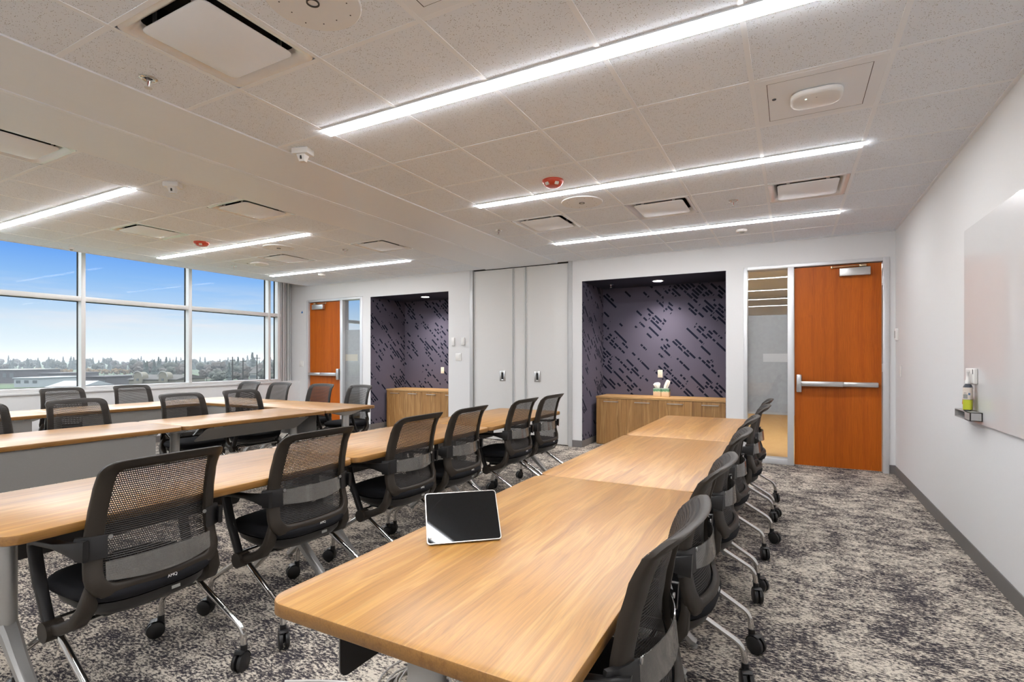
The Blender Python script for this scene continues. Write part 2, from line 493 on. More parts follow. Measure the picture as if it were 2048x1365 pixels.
def rrect(x0, x1, y0, y1, r, n=6):
    out = []
    for cx, cy, a0 in ((x1 - r, y1 - r, 0), (x0 + r, y1 - r, 90), (x0 + r, y0 + r, 180), (x1 - r, y0 + r, 270)):
        for k in range(n + 1):
            a = R(a0 + 90 * k / n); out.append((cx + r * math.cos(a), cy + r * math.sin(a)))
    return out
def text_mesh(name, txt, size, mat, parent, loc, rot, depth=0.0006):
    cu = bpy.data.curves.new(name, 'FONT'); cu.body = txt; cu.size = size; cu.align_x = 'CENTER'; cu.extrude = depth
    t = bpy.data.objects.new(name + '_tmp', cu); COL.objects.link(t)
    dg = bpy.context.evaluated_depsgraph_get()
    me = bpy.data.meshes.new_from_object(t.evaluated_get(dg))
    bpy.data.objects.remove(t); bpy.data.curves.remove(cu)
    me.name = name; me.materials.clear(); me.materials.append(M(mat))
    o = bpy.data.objects.new(name, me); COL.objects.link(o)
    o.parent = parent; o.location = loc; o.rotation_euler = rot
    return o

# ------------------------------------------------------------------ room shell
XR, YB, ZC = 1.043, 7.237, 2.756
XW = -8.85            # window glass line
YF = -2.4             # wall behind the camera
NB = 8.2              # recess back

mb = MB()
mb.box(-9.05, XR + .1, YF, YB + .16, -0.1, 0)
mb.box(-2.75, -0.70, YB + .16, NB + .1, -0.1, 0)
mb.box(-6.88, -5.05, YB + .16, NB + .1, -0.1, 0)
struct(mb, 'floor', 'carpet', 'mottled beige and charcoal carpet floor', 'floor', smooth=False)

OPEN = [(-8.52, -7.03, 2.47), (-6.836, -5.09, 2.445), (-4.66, -2.857, 9), (-2.707, -0.739, 2.445), (-0.53, 0.985, 2.465)]
mb = MB(); xl = -9.05
for a, b, h in OPEN:
    mb.box(xl, a, YB, YB + .15, 0, 3.1)
    if h < 3: mb.box(a, b, YB, YB + .15, h, 3.1)
    xl = b
mb.box(xl, XR + .1, YB, YB + .15, 0, 3.1)
struct(mb, 'wall_back', 'wall_paint', 'white back wall with doors and two dark recesses', 'wall', smooth=False)
mb = MB(); mb.box(XR, XR + .15, YF, YB + .15, 0, 3.1)
struct(mb, 'wall_right', 'wall_paint', 'white side wall on the right carrying the glass board', 'wall', smooth=False)
mb = MB(); mb.box(-9.05, XR + .1, YF - .15, YF, 0, 3.1)
struct(mb, 'wall_front', 'wall_paint', 'white wall behind the camera', 'wall', smooth=False)
mb = MB(); mb.box(-9.05, -8.72, YF, YB, 0, 0.862, 0.004); mb.box(-9.05, -8.72, YB + .15, 14, 0, 0.862, 0.004)
struct(mb, 'wall_left', 'wall_paint', 'low white wall below the window band on the left', 'wall', smooth=False)

# recesses in the back wall: felt-lined back and sides, navy ceiling
def recess(x0, x1, felt, side):
    mb = MB(); mb.box(x0 - .06, x1 + .06, NB, NB + .1, 0.0, 2.6)
    struct(mb, 'wall_recess_back_' + side, felt, 'purple grey felt wall with diagonal cut dashes at back of %s recess' % side, 'wall', smooth=False)
    mb = MB(); mb.box(x0 - .1, x0 + .004, YB + .0015, NB, 0.1, 2.441); mb.box(x1 - .004, x1 + .1, YB + .0015, NB, 0.1, 2.441)
    struct(mb, 'wall_recess_sides_' + side, 'felt_side', 'purple grey felt sides of the %s recess' % side, 'wall', smooth=False)
    mb = MB(); cx, cy = (-1.71, 7.70) if side == 'right' else (-5.92, 7.68)
    mb.box(x0 - .1, cx - .07, YB + .001, NB + .1, 2.441, 2.6); mb.box(cx + .07, x1 + .1, YB + .001, NB + .1, 2.441, 2.6)
    mb.box(cx - .07, cx + .07, YB + .001, cy - .07, 2.441, 2.6); mb.box(cx - .07, cx + .07, cy + .07, NB + .1, 2.441, 2.6)
    struct(mb, 'ceiling_recess_' + side, 'navy_paint', 'dark navy ceiling of the %s recess' % side, 'ceiling', smooth=False)
    mb = MB(); mb.box(x0 - .1, x0 + .006, YB + .15, NB, 0, 0.1); mb.box(x1 - .006, x1 + .1, YB + .15, NB, 0, 0.1); mb.box(x0, x0 + .006, YB - .004, YB + .15, 0, .1); mb.box(x1 - .006, x1, YB - .004, YB + .15, 0, .1)
    struct(mb, 'baseboard_recess_' + side, 'baseboard_grey', 'grey baseboard in the %s recess' % side, 'baseboard', smooth=False)
recess(-2.707, -0.739, 'felt_back_right', 'right')
recess(-6.836, -5.09, 'felt_back_left', 'left')

# baseboards
mb = MB(); mb.box(XR - .008, XR, YF, YB, 0, 0.1, 0.003)
struct(mb, 'baseboard_right', 'baseboard_grey', 'grey rubber baseboard along the right wall', 'baseboard', smooth=False)
mb = MB()
for a, b in ((-8.72, -8.52), (-7.03, -6.836), (-5.09, -4.66), (-2.857, -2.707), (-.739, -.53), (.985, XR - .008)):
    mb.box(a, b, YB - .008, YB, 0, 0.1)
struct(mb, 'baseboard_back', 'baseboard_grey', 'grey rubber baseboard along the back wall', 'baseboard', smooth=False)
mb = MB(); mb.box(-8.72, -8.712, YF, YB - .01, 0, .1)
struct(mb, 'baseboard_left', 'baseboard_grey', 'grey rubber baseboard below the windows', 'baseboard', smooth=False)

# ceiling: grid of speckled tiles, white tees
T = .6096
OX, OY = -3.2302, 1.7832
XG_R = [-3.105] + [OX + T * i for i in range(1, 7)] + [XR]
XG_L = [-8.5] + [-4.95 - T * k for k in range(5, -1, -1)] + [-4.365]
YG = [YF] + [OY + T * j for j in range(-6, 9)] + [YB]
LIGHT_ROWS = [OY + T * j - .012 for j in (-5, -2, 1, 4, 7)]
def cellR(i, j): return (OX + T * i, OX + T * (i + 1), OY + T * j, OY + T * (j + 1))
def cellL(k, j): return (-4.95 + T * k, -4.95 + T * (k + 1) if k < 0 else -4.365, OY + T * j, OY + T * (j + 1))
AIR_R = [(1, -1), (3, 5), (1, 5), (5, 5)]
AIR_L = [(0, -1), (0, 2), (-3, 2), (0, 5), (-3, 5)]
PAN_R = [(3, -1), (5, 2)]
PAN_L = [(-4, 5)]
holes = [cellR(*c) for c in AIR_R + PAN_R] + [cellL(*c) for c in AIR_L + PAN_L]
mb = MB()
ZT = ZC + .003
for XG in (XG_R, XG_L):
    for a, b in zip(XG, XG[1:]):
        for c, d in zip(YG, YG[1:]):
            mx, my = (a + b) / 2, (c + d) / 2
            if any(h[0] < mx < h[1] and h[2] < my < h[3] for h in holes): continue
            mb.box(a, b, c, d, ZT, ZT + .016)
struct(mb, 'ceiling', 'ceiling_tile', 'suspended ceiling of speckled off-white square tiles', 'ceiling', smooth=False)
mb = MB()
for XG in (XG_R, XG_L):
    for xx in XG[1:-1]: mb.box(xx - .012, xx + .012, YF, YB, ZC, ZT + .002)
    for yy in YG[1:-1]:
        segs = list(zip(XG, XG[1:]))
        for a, b in segs:
            if any(abs(yy - ly) < .03 for ly in LIGHT_ROWS) and not (a == XG[0] or b == XG[-1]): continue
            mb.box(a, b, yy - .012, yy + .012, ZC + .001, ZT + .002)
mb.box(XR - .022, XR, YF, YB, ZC - .002, ZT)
mb.box(-3.105, XR, YB - .02, YB, ZC, ZT); mb.box(-8.5, -4.365, YB - .02, YB, ZC, ZT)
struct(mb, 'trim_1', 'tee_white', 'thin white metal grid between the ceiling tiles', 'ceiling grid', smooth=False)
# flat band that hides the track of the folding partition
mb = MB()
mb.box(-4.365, -3.768, YF, YB + .02, ZC - .006, ZT + .02); mb.box(-3.752, -3.105, YF, YB + .02, ZC - .006, ZT + .02)
mb.mi = 1
mb.box(-3.768, -3.752, YF, YB + .02, ZC + .010, ZT + .02)
mb.mi = 2
mb.box(-3.752, -3.715, YF, YB, ZC - .011, ZC)
struct(mb, 'trim_2', ['white_metal', 'black_gap', 'tee_white'], 'smooth white ceiling band with a dark partition track along its middle', 'ceiling track', smooth=False)
mb = MB()
mb.box(-9.3, 3.2, YF - .2, 14.2, 3.1, 3.2)
mb.box(-8.52, -8.5, YF, YB, ZC - .004, 3.1)
struct(mb, 'roof_slab', 'wall_paint', 'white slab and pocket edge above the suspended ceiling', 'ceiling', smooth=False)

# ------------------------------------------------------------------ windows on the left
def win_run(n0, mull, y0, y1):
    """one frame for the run, one pane object per bay"""
    mb = MB()
    for yy in mull: mb.box(-8.86, -8.74, yy - .026, yy + .026, .862, 3.1, .002)
    mb.box(-8.86, -8.745, y0, y1, .862, .915, .002)
    mb.box(-8.86, -8.745, y0, y1, 2.114, 2.177, .002)
    mb.box(-8.72, -8.70, y0, y1, .835, .862, .002)
    fr = mb
    return fr
MULL = [-2.32, -0.84, 0.64, 2.12, 3.60, 5.075, 6.555]
mb = win_run(1, MULL + [6.765], YF, 6.80)
frame = struct(mb, 'window_1', 'window_aluminium', 'long band of silver framed windows with one transom on the left', 'window', angle=30)
for a, b in zip(MULL, MULL[1:] + [6.765]):
    for z0, z1 in ((.915, 2.114), (2.177, 3.09)):
        p = MB(); p.box(XW - .006, XW + .006, a + .026, b - .026, z0, z1)
        p.build('pane', 'window_glass', frame, smooth=False)
    k = MB()
    k.box(XW - .012, XW + .016, a + .020, a + .032, .91, 3.09); k.box(XW - .012, XW + .016, b - .032, b - .02, .91, 3.09)
    k.box(XW - .012, XW + .016, a + .02, b - .02, 2.104, 2.116); k.box(XW - .012, XW + .016, a + .02, b - .02, .912, .922)
    k.build('gasket', 'black_gap', frame, smooth=False)
MULL2 = [7.45, 8.035, 9.515, 10.995, 12.475, 13.9]
mb = win_run(2, MULL2, 7.40, 14)
frame2 = struct(mb, 'window_2', 'window_aluminium', 'silver framed windows of the corridor beyond the left sidelight', 'window', angle=30)
for a, b in zip(MULL2, MULL2[1:]):
    for z0, z1 in ((.915, 2.114), (2.177, 3.09)):
        p = MB(); p.box(XW - .006, XW + .006, a + .026, b - .026, z0, z1)
        p.build('pane', 'window_glass', frame2, smooth=False)
# ribbed closure between the last window and the back wall
mb = MB()
P0, P1 = Vector((-8.745, 6.80, 0)), Vector((-8.985, 7.236, 0))
n = 7
d = (P1 - P0) / n; nn = Vector((d.y, -d.x, 0)).normalized() * -1
for i in range(n):
    a = P0 + d * i; b = P0 + d * (i + .66)
    dep = .014 + .022 * (i % 3 == 1)
    poly = [a, b, b + d * .1 - nn * (-dep), a - nn * (-dep)]
    poly = [(a.x, a.y), (b.x, b.y), (b.x + dep * .9, b.y - dep * .3), (a.x + dep * .9, a.y - dep * .3)]
    mb.prism(poly, .862, 3.05)
mb.mi = 1
mb.prism([(P0.x - .004, P0.y), (P1.x - .004, P1.y), (P1.x - .05, P1.y), (P0.x - .08, P0.y)], .862, 3.05)
struct(mb, 'trim_3', ['window_aluminium', 'modesty_grey'], 'grey vertical ribbed panel between the windows and the back wall', 'ribbed panel', smooth=False)

# ------------------------------------------------------------------ corridor beyond the doors
mb = MB(); mb.box(-9.0, 3.0, YB + .151, 14, -.1, -.003)
struct(mb, 'floor_corridor', 'corridor_floor', 'tan floor of the corridor seen through the sidelights', 'floor', smooth=False)
mb = MB(); mb.box(-9.0, 3.0, 13.6, 13.75, 0, 3.1); mb.box(3.0, 3.1, 7.38, 13.7, 0, 3.1); mb.box(XR + .15, 3.0, 7.3, 7.38, 0, 3.1)
struct(mb, 'wall_corridor', 'corridor_wall', 'pale grey corridor wall seen through the sidelights', 'wall', smooth=False)
mb = MB(); mb.box(-8.5, 3.0, YB + .15, 13.6, ZC, ZC + .02)
struct(mb, 'ceiling_corridor', 'corridor_wall', 'grey corridor ceiling seen through the sidelights', 'ceiling', smooth=False)
mb = MB()
mb.box(-7.4, -7.0, NB + .11, 13.58, 0, ZC)
struct(mb, 'wall_corridor_return', 'corridor_wall', 'grey corridor partition behind the left recess', 'wall', smooth=False)

# ------------------------------------------------------------------ doors
def door_set(n, label, fx0, fx1, mull, hinge_right, slab, glass, lite_label):
    """aluminium frame + sidelight + cherry slab with exit bar and closer"""
    y0, y1 = YB - .014, YB + .15
    top = 2.465
    mb = MB()
    mb.box(fx0, fx0 + .045, y0, y1, 0, top, .003); mb.box(fx1 - .06, fx1, y0, y1, 0, top, .003)
    mb.box(mull[0], mull[1], y0, y1, 0, top - .04, .003)
    mb.box(fx0 + .045, fx1 - .06, y0, y1, top - .042, top, .003)
    mb.box(glass[0], glass[1], y0 + .01, y1, 0, .07, .003)
    # stops
    mb.box(slab[0] - .012, slab[1] + .012, YB + .075, YB + .09, 2.405, 2.425)
    struct(mb, 'trim_%d' % (n + 3), 'aluminium', lite_label[0], 'door frame', angle=30)
    d = thing('door_%d' % n, label, 'door', (slab[0] if not hinge_right else slab[1], YB + .03, 0), kind='structure')
    ox = d.location.x
    mb = MB(); mb.box(slab[0] - ox, slab[1] - ox, 0, .045, .012, 2.415, .0015)
    mb.build('slab', 'cherry_veneer', d, smooth=False)
    s = 1 if hinge_right else -1
    # latch stile is opposite the hinges
    lx = (slab[0] if hinge_right else slab[1]) - ox
    mb = MB()
    mb.box(min(lx + s * .02, lx + s * .075), max(lx + s * .02, lx + s * .075), -.075, -.001, .90, 1.115, .012, 3)
    bx0, bx1 = lx + s * .07, lx + s * .50
    mb.box(min(bx0, bx1), max(bx0, bx1), -.085, -.03, .975, 1.035, .006)
    bx0, bx1 = lx + s * .50, lx + s * .84
    mb.box(min(bx0, bx1), max(bx0, bx1), -.078, -.001, .978, 1.032, .006)
    mb.box(min(lx + s * .10, lx + s * .5), max(lx + s * .10, lx + s * .5), -.04, -.001, .985, 1.025, .004)
    mb.build('exit_bar', 'satin_steel', d)
    mb = MB()
    cx0, cx1 = (-s * .11, -s * .415)
    mb.box(min(cx0, cx1), max(cx0, cx1), -.062, -.001, 2.275, 2.37, .008, 3)
    c = mb.build('door_closer', 'satin_steel', d)
    mb = MB()
    mb.box(min(-s * .19, -s * .50), max(-s * .19, -s * .50), -.05, -.036, 2.385, 2.394, .003)
    mb.box(min(-s * .15, -s * .22), max(-s * .15, -s * .22), -.062, -.02, 2.374, 2.402, .006)
    mb.box(min(-s * .48, -s * .5), max(-s * .48, -s * .5), -.055, -.03, 2.372, 2.40, .003)
    mb.build('closer_arm', 'brass_steel', c)
    mb = MB()
    for z in (.25, 1.2, 2.2): mb.cyl((s * .006, -.004, z - .05), (s * .006, -.004, z + .05), .007, 10)
    mb.build('hinge', 'satin_steel', d)
    # sidelight
    mb = MB(); mb.box(glass[0], glass[1], YB + .055, YB + .067, .07, 2.425)
    wd = struct(mb, 'window_%d' % (n + 2), 'sidelight_glass', lite_label[1], 'sidelight', smooth=False)
    mb = MB(); mb.box(glass[0], glass[1], YB + .0685, YB + .0695, .63, 1.855)
    mb.build('frosted_film', 'frosted_film', wd, smooth=False)
    return d
door_set(1, 'reddish cherry wood door with steel exit bar at the right corner', -.53, .985, (-.036, .034), True, (.04, .918), (-.485, -.036),
         ('silver metal frame around the right-hand door and its sidelight', 'tall glass sidelight with frosted middle left of the right-hand door'))
door_set(2, 'reddish cherry wood door with steel exit bar near the windows', -8.52, -7.03, (-7.60, -7.535), False, (-8.465, -7.605), (-7.535, -7.09),
         ('silver metal frame around the far left door and its sidelight', 'narrow glass sidelight right of the far left door'))

# room signs fixed to the far side of the sidelights
mb = MB(); mb.box(-.31, -.0365, YB + .0671, YB + .0684, 1.265, 1.37)
tag(mb.build('room_sign', 'white_plastic'), 'blank white sign on the frosted glass of the right-hand sidelight', 'sign')
mb = MB(); mb.box(-7.534, -7.22, YB + .0671, YB + .0684, 1.265, 1.39)
tag(mb.build('room_sign', 'ivory_plastic'), 'tan blank sign on the frosted glass of the far left sidelight', 'sign')

# folding partition pocket doors in the back wall
mb = MB()
mb.box(-4.66, -2.857, YB + .10, YB + .15, 0, ZC + .02)
mb.box(-4.66, -2.857, YB + .02, YB + .1, ZC - .012, ZC + .02)
struct(mb, 'wall_pocket', 'black_gap', 'dark pocket lining behind the folding partition doors', 'wall', smooth=False)
mb = MB()
for a, b in ((-4.66, -4.60), (-2.92, -2.857)):
    mb.box(a, b, YB - .012, YB + .1, 0, ZC, .002)
    for k in range(8):
        z = .18 + k * .35
        mb.cyl(((a + b) / 2 + (.012 if a < -4 else .0), YB - .0115, z), ((a + b) / 2 + (.012 if a < -4 else .0), YB - .0145, z), .006, 10)
struct(mb, 'trim_6', 'partition_trim', 'silver screwed jambs either side of the grey folding doors', 'jamb', angle=30)
def pocket(n, x0, x1, label, handle):
    mb = MB(); mb.box(x0, x1, YB + .02, YB + .06, .012, ZC - .018, .004)
    d = struct(mb, 'door_%d' % n, 'partition_fabric', label, 'door', angle=30)
    mb = MB()
    for s in (x0, x1 - .016): mb.box(s, s + .016, YB + .012, YB + .0215, .012, ZC - .018, .002)
    mb.build('edge_trim', 'partition_trim', d, smooth=False)
    if handle is not None:
        mb = MB()
        hx, hz = handle, 1.03
        mb.box(hx - .05, hx - .018, YB + .008, YB + .0205, hz - .08, hz + .08, .003); mb.box(hx + .018, hx + .05, YB + .008, YB + .0205, hz - .08, hz + .08, .003)
        mb.box(hx - .02, hx + .02, YB + .008, YB + .0205, hz + .052, hz + .08, .003); mb.box(hx - .02, hx + .02, YB + .008, YB + .0205, hz - .08, hz - .052, .003)
        h = mb.build('pull_handle', 'satin_steel', d)
        mb = MB(); mb.box(hx - .02, hx + .02, YB + .017, YB + .0206, hz - .055, hz + .055)
        mb.build('recess', 'dark_void', h, smooth=False)
pocket(3, -4.592, -3.865, 'left pale grey panel of the folding partition doors', -4.055)
pocket(4, -3.857, -3.645, 'narrow plain grey strip panel between the two folding doors', None)
pocket(5, -3.637, -2.93, 'right pale grey panel of the folding partition doors', -3.44)

# ------------------------------------------------------------------ ceiling fixtures
def ceiling_light(x0, x1, yy, label, group):
    t = thing('ceiling_light', label, 'ceiling light', ((x0 + x1) / 2, yy, ZC), group=group)
    L = (x1 - x0) / 2
    mb = MB()
    mb.box(-L, L, -.052, -.036, -.004, .05); mb.box(-L, L, .036, .052, -.004, .05)
    mb.box(-L - .006, -L, -.052, .052, -.004, .05); mb.box(L, L + .006, -.052, .052, -.004, .05); mb.box(-L, L, -.052, .052, .04, .06)
    mb.build('housing', 'white_metal', t, smooth=False)
    mb = MB(); mb.box(-L, L, -.036, .036, -.0115, .004)
    mb.build('diffuser', 'light_strip', t, smooth=False)
RL = ['farthest behind camera over right-hand tables', 'just above the camera over right-hand tables', 'nearest long strip light, crossing the top of the picture', 'middle long strip light of the three over right-hand tables', 'farthest long strip light of the three over right-hand tables']
LL = ['', '', 'nearest strip light left of ceiling band, cut by picture edge', 'middle strip light of the three left of the ceiling band', 'farthest strip light of the three left of the ceiling band']
for k, yy in enumerate(LIGHT_ROWS):
    ceiling_light(OX + T, OX + 6 * T, yy, RL[k] if k > 1 else 'long strip light ' + RL[k], 'strip lights in the ceiling')
    ceiling_light(-4.95 - 5 * T, -4.95, yy, LL[k] or ('long strip light behind the camera over window-side tables' if k else 'rearmost strip light over window-side tables'), 'strip lights in the ceiling')

def air_diffuser(cell, label):
    x0, x1, y0, y1 = cell
    t = thing('air_diffuser', label, 'air vent', ((x0 + x1) / 2, (y0 + y1) / 2, ZC), group='square ceiling air diffusers')
    hx, hy = (x1 - x0) / 2 - .012, (y1 - y0) / 2 - .012
    def ring(fx, fy, z): return [Vector((p[0], p[1], z)) for p in rrect(-fx, fx, -fy, fy, min(.035, fx * .2), 4)]
    mb = MB()
    mb.loft([ring(hx, hy, .002), ring(hx - .022, hy - .022, .001), ring(hx - .05, hy - .05, .026), ring(hx - .062, hy - .062, .045)], True, False, False)
    mb.build('frame', 'reflector_metal', t, angle=50)
    mb = MB()
    mb.loft([ring(hx - .062, hy - .062, .045), ring(hx - .075, hy - .075, .10), ring(hx - .075, hy - .075, .16)], True, False, False)
    mb.box(-hx + .05, hx - .05, -hy + .05, hy - .05, .155, .165)
    mb.build('neck', 'dark_void', t)
    mb = MB()
    mb.loft([ring(hx - .068, hy - .068, .006), ring(hx - .068, hy - .068, .002), ring(hx - .075, hy - .075, -.002)], True, True, True)
    mb.build('plaque', 'white_metal', t, angle=30)
    for sx in (-1, 1):
        for sy in (-1, 1):
            mb = MB()
            mb.box(sx * (hx - .15) - .012, sx * (hx - .15) + .012, sy * (hy - .088) - .003, sy * (hy - .088) + .003, .004, .09)
            mb.build('bracket', 'satin_steel', t, smooth=False)
AR = ['large square air diffuser at top left, nearest the camera', 'air diffuser in middle of the farther row right of ceiling band', 'air diffuser nearest the ceiling band in the farther row, right side', 'air diffuser nearest the right wall']
for c, l in zip(AIR_R, AR): air_diffuser(cellR(*c), l)
AL = ['air diffuser left of ceiling band, cut by the left picture edge', 'air diffuser against left edge of ceiling band, in middle of room', 'air diffuser nearest the windows beside the red alarm', 'far air diffuser against the left edge of the ceiling band', 'far air diffuser beside the panel with the white access point, left']
for c, l in zip(AIR_L, AL): air_diffuser(cellL(*c), l)

def ap_panel(cell, label, rz=0, ap=True):
    x0, x1, y0, y1 = cell
    t = thing('ceiling_panel', label, 'ceiling panel', ((x0 + x1) / 2, (y0 + y1) / 2, ZC), rz, group='flat metal ceiling panels')
    h = T / 2 - .012
    mb = MB(); mb.box(-h, h, -h, h, .0, .02, .002)
    mb.mi = 1
    for sx in (-1, 1): mb.box(sx * .235 - .0015, sx * .235 + .0015, -.24, .24, -.0008, .001)
    mb.box(-.235, .235, -.2406, -.2394, -.0006, .001); mb.box(-.235, .235, .2394, .2406, -.0006, .001)
    mb.build('panel', ['white_metal', 'dark_ring'], t, smooth=False)
    mb = MB(); mb.lathe([(.0, -.003), (.010, -.003), (.011, 0)], (-.205, -.05, 0), 14)
    mb.build('lock', 'dark_ring', t)
    if ap:
        # white wireless access point with a small status light
        a = thing('access_point', 'white rounded wireless unit on ' + ('the square panel near the right wall' if x0 > -1 else 'the ceiling panel near the far windows'), 'wireless access point', ((x0 + x1) / 2, (y0 + y1) / 2, ZC), rz)
        def rr(f, z): return [Vector((p[0], p[1], z)) for p in rrect(-.125 * f, .125 * f, -.105 * f, .105 * f, .075 * f, 7)]
        mb = MB(); mb.loft([rr(.90, -.0005), rr(1.0, -.006), rr(1.0, -.018), rr(.96, -.027), rr(.86, -.031)], True, True, True)
        b = mb.build('body', 'white_plastic', a, angle=60)
        mb = MB(); mb.lathe([(0, -.0325), (.005, -.0322), (.005, -.030)], (-.05, -.04, 0), 10); mb.build('status_light', 'status_led', a)
        mb = MB(); mb.lathe([(0, -.0320), (.004, -.0318), (.004, -.030)], (0, -.04, 0), 10); mb.build('logo_mark', 'label_grey', a)
ap_panel(cellR(5, 2), 'square white hinged ceiling panel near the right wall')
ap_panel(cellR(3, -1), 'square white ceiling panel cut by the top picture edge', ap=False)
ap_panel(cellL(-4, 5), 'square white hinged ceiling panel near the far windows', 0)

def speaker(x, yy, label):
    t = thing('ceiling_speaker', label, 'ceiling speaker', (x, yy, ZT), group='round ceiling speakers')
    mb = MB(); mb.lathe([(.19, .0), (.19, -.004), (.186, -.008), (.0, -.010)], n=48)
    mb.build('grille', 'speaker_white', t, angle=30)
    mb = MB(); mb.lathe([(.020, -.0135), (.026, -.0135), (.026, -.008), (.020, -.008), (.020, -.0135)], n=24, cap0=False, cap1=False)
    mb.build('badge_ring', 'dark_ring', t)
    mb = MB()
    for k in range(12):
        a = k * 2 * math.pi / 12; r = (.125, .135, .15)[k % 3]
        mb.cyl((r * math.cos(a), r * math.sin(a), -.0098), (r * math.cos(a), r * math.sin(a), -.0060), .003, 8)
    mb.build('screw', 'dark_ring', t)
speaker(*[(cellR(2, -1)[0] + T / 2), cellR(2, -1)[2] + T / 2], 'round white ceiling speaker cut by the top picture edge')
speaker(cellR(2, 4)[0] + T / 2, cellR(2, 4)[2] + T * .55, 'round white ceiling speaker beside the nearer red alarm')
speaker(cellL(-2, 4)[0] + T * .45, cellL(-2, 4)[2] + T * .55, 'round white ceiling speaker left of the ceiling band')

def strobe(x, yy, label):
    t = thing('fire_alarm_strobe', label, 'fire alarm', (x, yy, ZT), group='red fire alarms')
    mb = MB(); mb.lathe([(.086, 0), (.086, -.012), (.080, -.026), (.062, -.045), (.04, -.052), (0, -.053)], n=40)
    mb.build('housing', 'red_plastic', t, angle=50)
    mb = MB()
    for a in (250, 320):
        c = Vector((math.cos(R(a)) * .062, math.sin(R(a)) * .062, -.034))
        mb.box(c.x - .017, c.x + .017, c.y - .013, c.y + .013, c.z - .013, c.z + .013, .004, 2, Matrix.Rotation(R(a + 90), 4, 'Z') @ Matrix.Rotation(R(35), 4, 'X'))
    mb.build('strobe_lens', 'strobe_lens', t)
strobe(-1.708, 3.897, 'red ceiling fire alarm right of the ceiling band')
strobe(-6.467, 3.89, 'red ceiling fire alarm left of the ceiling band')

def sprinkler(x, yy, z, label):
    t = thing('fire_sprinkler', label, 'sprinkler', (x, yy, z), group='pendent ceiling sprinklers')
    mb = MB(); mb.lathe([(.042, 0), (.042, -.004), (.034, -.009), (.026, -.008), (.020, .0)], n=28)
    mb.build('escutcheon', 'chrome', t, angle=50)
    mb = MB(); mb.cyl((0, 0, 0), (0, 0, -.018), .011, 14); mb.cyl((-.012, 0, -.015), (-.004, 0, -.042), .003, 6); mb.cyl((.012, 0, -.015), (.004, 0, -.042), .003, 6); mb.cyl((0, 0, -.04), (0, 0, -.048), .005, 8)
    mb.lathe([(0, -.048), (.018, -.048), (.018, -.051), (0, -.051)], n=16)
    b = mb.build('head', 'satin_steel', t)
    mb = MB(); mb.cyl((0, 0, -.018), (0, 0, -.04), .0025, 8); mb.build('glass_bulb', 'red_plastic', b)
sprinkler(-2.931, 1.488, ZT, 'chrome sprinkler beside ceiling band, nearest the camera')
sprinkler(-.464, 5.172, ZT, 'chrome sprinkler between two air diffusers on the right')
sprinkler(-2.908, 5.109, ZT, 'chrome sprinkler between ceiling band and far air diffuser')
sprinkler(-5.229, 5.059, ZT, 'small sprinkler left of the ceiling band near far diffuser')
sprinkler(-7.656, 5.114, ZT, 'small sprinkler near the far windows')
sprinkler(-2.43, 7.75, 2.445, 'small sprinkler in the navy ceiling of the right recess')

def occupancy(x, yy, label, rz):
    t = thing('occupancy_sensor', label, 'sensor', (x, yy, ZT), rz, group='white ceiling occupancy sensors')
    mb = MB(); mb.box(-.06, .06, -.045, .045, -.04, 0, .004)
    mb.build('base', 'white_plastic', t)
    mb = MB(); mb.loft([[Vector(p) for p in ((-.030, -.03, -.04), (.030, -.03, -.04), (.030, .03, -.04), (-.030, .03, -.04))], [Vector(p) for p in ((-.020, -.014, -.085), (.020, -.014, -.085), (.020, .016, -.085), (-.020, .016, -.085))]])
    h = mb.build('head', 'white_plastic', t, angle=20)
    mb = MB(); mb.box(-.006, .006, -.0265, -.020, -.072, -.048); mb.build('lens', 'dark_ring', h, smooth=False)
occupancy(-2.985, 2.50, 'white box sensor on ceiling tile right of the ceiling band', 0.3)
occupancy(-4.50, 2.47, 'white box sensor on ceiling left of the ceiling band', 0.6)

def smoke(x, yy, label, s=1.0):
    t = thing('smoke_detector', label, 'smoke detector', (x, yy, ZT))
    mb = MB(); mb.lathe([(.060 * s, 0), (.060 * s, -.012), (.052 * s, -.024), (0, -.026)], n=32)
    mb.build('body', 'white_plastic', t, angle=50)
    mb = MB(); mb.lathe([(.030 * s, -.0265), (.024 * s, -.034), (0, -.035)], n=24); mb.build('cap', 'label_grey', t)
smoke(-.49, 6.40, 'round white smoke detector beyond the farthest strip light, right')
smoke(-7.10, 6.34, 'round white smoke detector beyond the farthest strip light, left')
smoke(-8.285, 3.282, 'small round ceiling disc close above the windows', .6)

def downlight(x, yy, label):
    t = thing('downlight', label, 'downlight', (x, yy, 2.445), group='recess downlights')
    mb = MB(); mb.lathe([(.085, -.0045), (.085, -.0075), (.066, -.0075), (.064, .0), (.062, .070)], n=32, cap0=False, cap1=False)
    mb.build('trim_ring', 'white_metal', t)
    mb = MB(); mb.lathe([(.001, .067), (.0615, .067)], n=32, cap0=False, cap1=False)
    mb.build('lens', 'downlight_glow', t)
downlight(-1.71, 7.70, 'small round downlight glowing in the right recess ceiling')
downlight(-5.92, 7.68, 'small round downlight glowing in the left recess ceiling')
